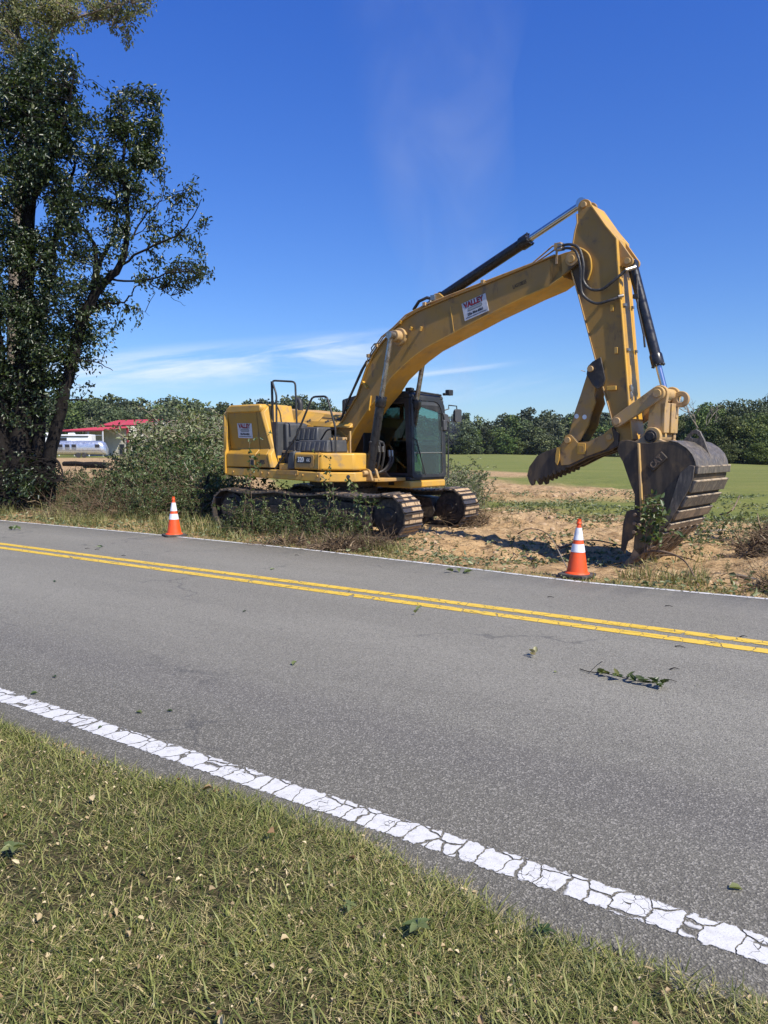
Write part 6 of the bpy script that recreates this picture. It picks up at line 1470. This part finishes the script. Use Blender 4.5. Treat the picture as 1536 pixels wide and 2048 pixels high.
verge(16000, .5, 2.4, -8.5, 3, (.06, .30), (.006, .013), lambda m: rs.beta(2.6, 1.4, m), mask=lambda x, y, t, q: (fbm(x * .9, y * .9, 97, 3) > .5) & (np.hypot(x - 2.2, y - 11.2) > 1.5))
Vv, Ff = merge(parts); tag(np_mesh('verge_grass', Vv, Ff, MAT['verge'], None, np.concatenate(tints)), kind='stuff')
# straw, chips and torn leaves over the cleared soil
def scatter(n, x0, x1, y0, y1, cond):
    x = rs.uniform(x0, x1, n); y = rs.uniform(y0, y1, n); p, t = pt(x, y); k = (p > edge_p(t) + .05) & cond(x, y); return x[k], y[k]
x, y = scatter(60000, -14, 12, 7.5, 27, lambda x, y: (dirt_mask(x, y) > .4) & (fbm(x * .8, y * .8, 101, 4) + .08 * rs.normal(0, 1, len(x)) > .50))
m_ = len(x); P0 = np.stack([x, y, gz(x, y) + rs.uniform(0, .03, m_)], 1); a = rs.uniform(0, 6.283, m_); l = rs.uniform(.04, .30, m_) ** 1.3
P1 = P0 + np.stack([np.cos(a) * l, np.sin(a) * l, np.abs(rs.normal(0, .18, m_)) * l], 1); s1 = stick_arrays(rs, P0, P1, rs.uniform(.0025, .007, m_))
tag(np_mesh('straw_litter', s1[0], s1[1], MAT['straw'], None, np.repeat(rs.beta(1.6, 1.6, m_), 3)), kind='stuff')
x, y = scatter(60000, -14, 12, 7.5, 26, lambda x, y: (fbm(x * .7 + 3, y * .7, 103, 4) + .06 * rs.normal(0, 1, len(x)) + .06 * (x < -3) > .50))
m_ = len(x); C = np.stack([x, y, gz(x, y) + rs.uniform(.005, .07, m_)], 1); l = rs.uniform(.04, .10, m_); v, f = leaf_arrays(C, unit(rs, m_) * V3(1, 1, .5), unit(rs, m_) * .8 + V3(0, 0, .8), l, l * .5, .3, .2)
tag(np_mesh('torn_leaves', v, f, MAT['leaf_pale'], None, np.repeat(rs.beta(1.5, 1.7, m_), 2)), kind='stuff')
# clods of soil
def clod_mesh(seed):
    q = np.random.RandomState(seed); bm = bmesh.new(); bmesh.ops.create_icosphere(bm, subdivisions=2, radius=1)
    for v in bm.verts: v.co *= 1 + q.normal(0, .14); v.co.z *= .7
    V_ = np.array([v.co[:] for v in bm.verts]); F_ = np.array([[v.index for v in f_.verts] for f_ in bm.faces]); bm.free(); return V_, F_
cl = [clod_mesh(k) for k in range(5)]; x, y = scatter(10000, -9, 9, 8, 26, lambda x, y: (pt(x, y)[0] > edge_p(pt(x, y)[1]) + .7) & (dirt_mask(x, y) > .6) & (fbm(x * .9, y * .9, 107, 3) > .46)); Vs = []; Fs = []; b0 = 0
for i in range(len(x)):
    v_, f_ = cl[i % 5]; s = rs.pareto(2.5) * .018 + .014; s = min(s, .075); a = rs.uniform(0, 6.28); ca, sa = math.cos(a), math.sin(a); w = v_ * s; w = np.stack([w[:, 0] * ca - w[:, 1] * sa, w[:, 0] * sa + w[:, 1] * ca, w[:, 2]], 1); Vs.append(w + V3(x[i], y[i], gzs(x[i], y[i]) + s * .2) if False else w + V3(x[i], y[i], 0)); Fs.append(f_ + b0); b0 += len(v_)
Vs = np.concatenate(Vs); zc = np.repeat(gz(x, y), len(cl[0][0])); Vs[:, 2] += zc
tag(np_mesh('soil_clods', Vs, np.concatenate(Fs), MAT['clay'], smooth=True), kind='stuff')
# heap of torn roots at the right border
def root_heap(name, cx, cy, rx, ry, h, n, seed, label, ls=1.0):
    q = np.random.RandomState(seed); o0 = V3(cx, cy, gzs(cx, cy)); a = q.uniform(0, 6.283, n); r = np.sqrt(q.uniform(0, 1, n)); x = np.cos(a) * r * rx; y = np.sin(a) * r * ry; z = h * (1 - r ** 2) * q.uniform(.15, 1, n)
    P0 = np.stack([x, y, z], 1); l = ls * q.uniform(.06, .45, n)[:, None]; D_ = unit(q, n) * V3(1, 1, .7); M1 = P0 + D_ * l * .5; P1 = M1 + (D_ + unit(q, n) * .6) * l * .5; rr = q.pareto(3, n) * .006 + .004; rr = np.minimum(rr, .03)
    s1 = stick_arrays(q, P0, M1, rr); s2 = stick_arrays(q, M1, P1, rr * .65); Vv, Ff = merge([s1, s2]); o = np_mesh(name, Vv, Ff, MAT['root'], None, np.tile(np.repeat(q.beta(1.4, 2.4, n), 3), 2)); o.location = o0; tag(o, label, 'root heap'); return o
root_heap('root_heap', 6.3, 10.6, 1.4, .9, .62, 3000, 1, 'tangled heap of torn brown roots at the right edge beyond the bucket')
root_heap('root_heap', 5.3, 8.55, 1.1, .35, .16, 1100, 2, 'low mat of torn roots beside the road at the right edge')
root_heap('root_heap', -.45, 12.2, .75, .30, .20, 1000, 3, 'clump of dark roots and soil before the front of the near track')
root_heap('root_heap', -1.6, 12.75, .6, .25, .10, 450, 4, 'low brown root litter before the middle of the near track')
root_heap('root_heap', 1.62, 15.3, .5, .4, .55, 600, 5, 'roots and straw caught in the far track near its front idler')
for k, (u, v, D, rx, h) in enumerate(((150, 985, 19.5, 1.3, .35), (205, 965, 20.5, 1.4, .45), (250, 990, 18.2, 1.1, .4), (185, 1005, 17.8, 1.1, .3), (130, 950, 23, 1.5, .5), (320, 950, 18.5, 1.2, .8), (390, 960, 17.6, 1.0, .8), (285, 900, 22.5, 1.4, 1.2), (360, 880, 23.5, 1.5, 1.4))):
    q0 = point(u, v, D); o = root_heap('twig_tangle', q0.x, q0.y, rx, rx * .7, h, 520, 30 + k, 'tangle of dry broken twigs lying between the left tree and the excavator', 2.6); o['category'] = 'twigs'; o['group'] = 'twig tangles left of the excavator'
for pts, r, l in (([(1120, 1098, 0), (1180, 1092, .08), (1240, 1100, .05)], .02, 'dark root lying across the shadow left of the bucket'), ([(1395, 1075, .08), (1425, 1077, .12), (1450, 1073, .1)], .035, 'pale smooth root stub poking out of the root heap'), ([(1440, 1150, .0), (1490, 1162, .03), (1530, 1168, .0)], .028, 'long pale root lying by the road at the right edge'), ([(1300, 1118, .02), (1345, 1120, .05), (1390, 1128, .03)], .018, 'thin brown root in front of the bucket'), ([(1440, 1040, .1), (1462, 1050, .28), (1478, 1036, .5)], .022, 'dark bent root standing up from the root heap')):
    stick_thing('root', [on_ground(u, v) + Vector((0, 0, h + .02)) for u, v, h in pts], r, l, 'root', MAT['stick'] if 'dark' in l or 'brown' in l else MAT['grey_wood'])

# ================================================================ leaves and twigs on the asphalt
def road_leaf(u, v, s, tint, label, up=.15, n=1, m_=None, seed=0):
    g0 = on_ground(u, v); q = np.random.RandomState(int(u * 7 + v) + seed); a = q.uniform(0, 6.28, n); C = np.zeros((n, 3)); C[:, :2] = q.normal(0, s * .5 * (n > 1), (n, 2)); C[:, 2] = .006 + q.uniform(0, .02, n) * (n > 1)
    D_ = np.stack([np.cos(a), np.sin(a), q.uniform(0, up * 2, n)], 1); N = np.tile(V3(0, 0, 1), (n, 1)) + q.normal(0, .25, (n, 3)); v_, f_ = leaf_arrays(C, D_, N, s * q.uniform(.8, 1.15, n), s * .55, .4, .25 * q.uniform(-.4, 1))
    v_[:, 2] = np.maximum(v_[:, 2], .003); o = np_mesh('fallen_leaf' if n == 1 else 'leaf_cluster', v_, f_, m_ or MAT['leaf_weed'], None, np.repeat(np.clip(q.normal(tint, .1, n), 0, 1), 2)); o.location = (g0.x, g0.y, 0.0); tag(o, label, 'leaf'); return o
road_leaf(1074, 1314, .075, 1.0, 'pale curled leaf standing on the asphalt above the leafy twig', .9, 3, MAT['leaf_pale'])
road_leaf(585, 1332, .07, .9, 'yellow-green leaf lying flat in the middle of the near lane')
road_leaf(834, 1225, .085, .75, 'green leaf lying just below the double yellow line', .25, 2)
road_leaf(205, 1096, .07, .3, 'dark green leaf resting on the double yellow line at left', .3, 2)
road_leaf(35, 1060, .13, .5, 'cluster of curled leaves by the far edge line at far left', .5, 5)
road_leaf(272, 1426, .05, .7, 'small green leaf above the white line at left')
road_leaf(60, 1390, .055, .6, 'green leaf at the top end of the white line')
road_leaf(1457, 1778, .06, 1.0, 'light green leaf on the asphalt at the lower right', .01, 1, None, 3)
road_leaf(196, 1458, .03, .6, 'tiny green leaf lying on the white line')
road_leaf(112, 1163, .06, .1, 'small dark leaf in the near lane at far left', .1)
road_leaf(105, 1355, .05, .1, 'dark leaf scrap left in the near lane above the white line')
road_leaf(345, 1424, .035, .0, 'dark leaf scrap beside the small green leaf')
road_leaf(697, 1185, .05, .3, 'dark leaf touching the yellow line near its middle')
road_leaf(540, 1140, .06, .8, 'light green leaf scrap in the far lane left of centre')
road_leaf(912, 1145, .12, .75, 'torn leaves at the far road edge left of the right cone', .3, 4)
road_leaf(485, 1225, .045, .1, 'dark twig scrap in the near lane left of centre')
road_leaf(1108, 1346, .03, .9, 'tiny light leaf scrap left of the leafy twig')
road_leaf(1395, 1372, .025, .9, 'tiny pale leaf scrap right of the leafy twig')
for u, v, l in ((1095, 1195, 'dark twig scrap in the far lane before the right cone'), (1330, 1213, 'forked dark twig in the far lane at right'), (1480, 1275, 'reddish twig scrap on the double yellow line at right'), (190, 1100, 'short dark stick above the yellow line at left'), (170, 1098, 'dark stick scrap beside the short stick at left'), (243, 1112, 'thin dark stick between the yellow line and the left cone'), (590, 1111, 'slim stick in the far lane by the road edge'), (1350, 1294, 'grey scrap just below the double yellow line at right'), (1340, 1340, 'little black scrap above the right end of the leafy twig')):
    p = on_ground(u, v); q = random.Random(u); d = Vector((math.cos(q.uniform(-.6, .3)), math.sin(q.uniform(-.6, .3)), 0)) * .07
    stick_thing('twig', [p + Vector((0, 0, .006)), p + d * .5 + Vector((0, .008, .012)), p + d + Vector((0, 0, .006))], .005, l, 'twig', MAT['bark'])
# the leafy twig in the near lane
tw = empty('leafy_twig', on_ground(1165, 1342)); tag(tw, 'leafy green twig lying in the near lane', 'twig'); o0 = tw.location.copy()
tp = [on_ground(u, v) - o0 + Vector((0, 0, h)) for u, v, h in ((1160, 1340, .008), (1180, 1347, .012), (1210, 1352, .02), (1245, 1362, .025), (1280, 1370, .022), (1310, 1375, .03), (1328, 1378, .03))]
g = MB(); sp = smooth_path(tp, 4); g.tube(sp, [.0035 * (1 - .5 * i / len(sp)) for i in range(len(sp))], 6); g.tube([tp[1], on_ground(1195, 1332) - o0 + Vector((0, 0, .012)), on_ground(1205, 1325) - o0 + Vector((0, 0, .01))], .002, 5); g.build('stem', MAT['bark'], tw, 0, 60)
q = np.random.RandomState(8); C = []; D_ = []
for i in range(6, len(sp)):
    for _ in range(2 if i % 2 else 1): C.append(np.array(sp[i])); a = q.uniform(0, 6.28); D_.append([math.cos(a), math.sin(a), q.uniform(.0, .9)])
C = np.array(C); D_ = np.array(D_); n = len(C); N = unit(q, n) * .6 + V3(0, -.1, .8); v_, f_ = leaf_arrays(C, D_, N, q.uniform(.055, .085, n), q.uniform(.032, .045, n), .25, .15); v_[:, 2] = np.maximum(v_[:, 2], .003)
np_mesh('leaves', v_, f_, MAT['leaf_tree'], tw, np.repeat(q.uniform(.5, 1, n), 2))
stick_thing('twig', [on_ground(1328, 1360) + Vector((0, 0, .006)), on_ground(1340, 1362) + Vector((0, 0, .01)), on_ground(1354, 1365) + Vector((0, 0, .006))], .0035, 'thin dark stick at the right end of the leafy twig', 'twig', MAT['bark'])

# ================================================================ smoke drifting up beyond the machine
path = [((898, 890), 16), ((905, 800), 46), ((925, 640), 88), ((908, 480), 130), ((860, 330), 165), ((822, 180), 195), ((828, 40), 220), ((850, -120), 250)]
SD = 85.0; sm0 = point(898, 890, SD); secs = []; zs = []; cxs = []; rads = []
for (u, v), r in path:
    c0 = point(u, v, SD); rr = r / F_PX * SD; zs.append(c0.z - sm0.z); cxs.append(c0.x - sm0.x); rads.append(rr)
    secs.append([(c0.x - sm0.x + rr * math.cos(2 * math.pi * k / 20), rr * math.sin(2 * math.pi * k / 20), c0.z - sm0.z) for k in range(20)])
sm, nt, b = new_mat('thin_smoke'); nt.nodes.remove(b)
vp = nd(nt, 'ShaderNodeVolumePrincipled'); vp.inputs['Color'].default_value = (.97, .98, 1.0, 1); vp.inputs['Anisotropy'].default_value = .1
tcn = nd(nt, 'ShaderNodeTexCoord'); sp_ = nd(nt, 'ShaderNodeSeparateXYZ'); nt.links.new(tcn.outputs['Object'], sp_.inputs[0])
zt = mth(nt, 'DIVIDE', sp_.outputs[2], zs[-1])
def ramp_of(vals, lo, hi):
    cr = nd(nt, 'ShaderNodeValToRGB'); cr.color_ramp.interpolation = 'B_SPLINE'; e = cr.color_ramp.elements
    for i, v in enumerate(vals):
        q = e[i] if i < 2 else e.new(.5)
        q.position = zs[i] / zs[-1]
        w = (v - lo) / (hi - lo); q.color = (w, w, w, 1)
    nt.links.new(zt, cr.inputs[0]); return mth(nt, 'ADD', mth(nt, 'MULTIPLY', cr.outputs[0], hi - lo), lo)
cx_ = ramp_of(cxs, -10, 10); rd_ = ramp_of(rads, 0, 16)
dx = mth(nt, 'DIVIDE', mth(nt, 'SUBTRACT', sp_.outputs[0], cx_), rd_); dy = mth(nt, 'DIVIDE', sp_.outputs[1], rd_)
fall = mth(nt, 'SUBTRACT', 1.0, mth(nt, 'ADD', mth(nt, 'MULTIPLY', dx, dx), mth(nt, 'MULTIPLY', dy, dy)))
fall = rng_(nt, fall, 0.0, 0.9)
nz = noise(nt, .11, 4, .55, stretch=(1, 1, .6), dist=.9)
top = rng_(nt, zt, 1.0, .55, .25, 1.0)
dens = mth(nt, 'MULTIPLY', mth(nt, 'MULTIPLY', fall, rng_(nt, nz, .40, .68, .05, 1.0)), top)
thick = mth(nt, 'DIVIDE', .23, mth(nt, 'ADD', rd_, .8))
nt.links.new(mth(nt, 'MULTIPLY', dens, thick), vp.inputs['Density']); nt.links.new(vp.outputs[0], nt.nodes['Material Output'].inputs['Volume'])
g = MB(); g.loft(secs); so = g.build('smoke_plume', sm, None, 0, 0); so.location = sm0; tag(so, kind='stuff')

# ================================================================ air
hz, nt, b = new_mat('thin_haze'); nt.nodes.remove(b)
vp = nd(nt, 'ShaderNodeVolumePrincipled'); vp.inputs['Color'].default_value = (.80, .88, 1.0, 1); vp.inputs['Density'].default_value = .00011; vp.inputs['Anisotropy'].default_value = .2
nt.links.new(vp.outputs[0], nt.nodes['Material Output'].inputs['Volume'])
g = MB(); g.box(-330, 330, -40, 300, -2.5, 45); ho = g.build('haze', hz, None, 0, 0); tag(ho, kind='stuff')
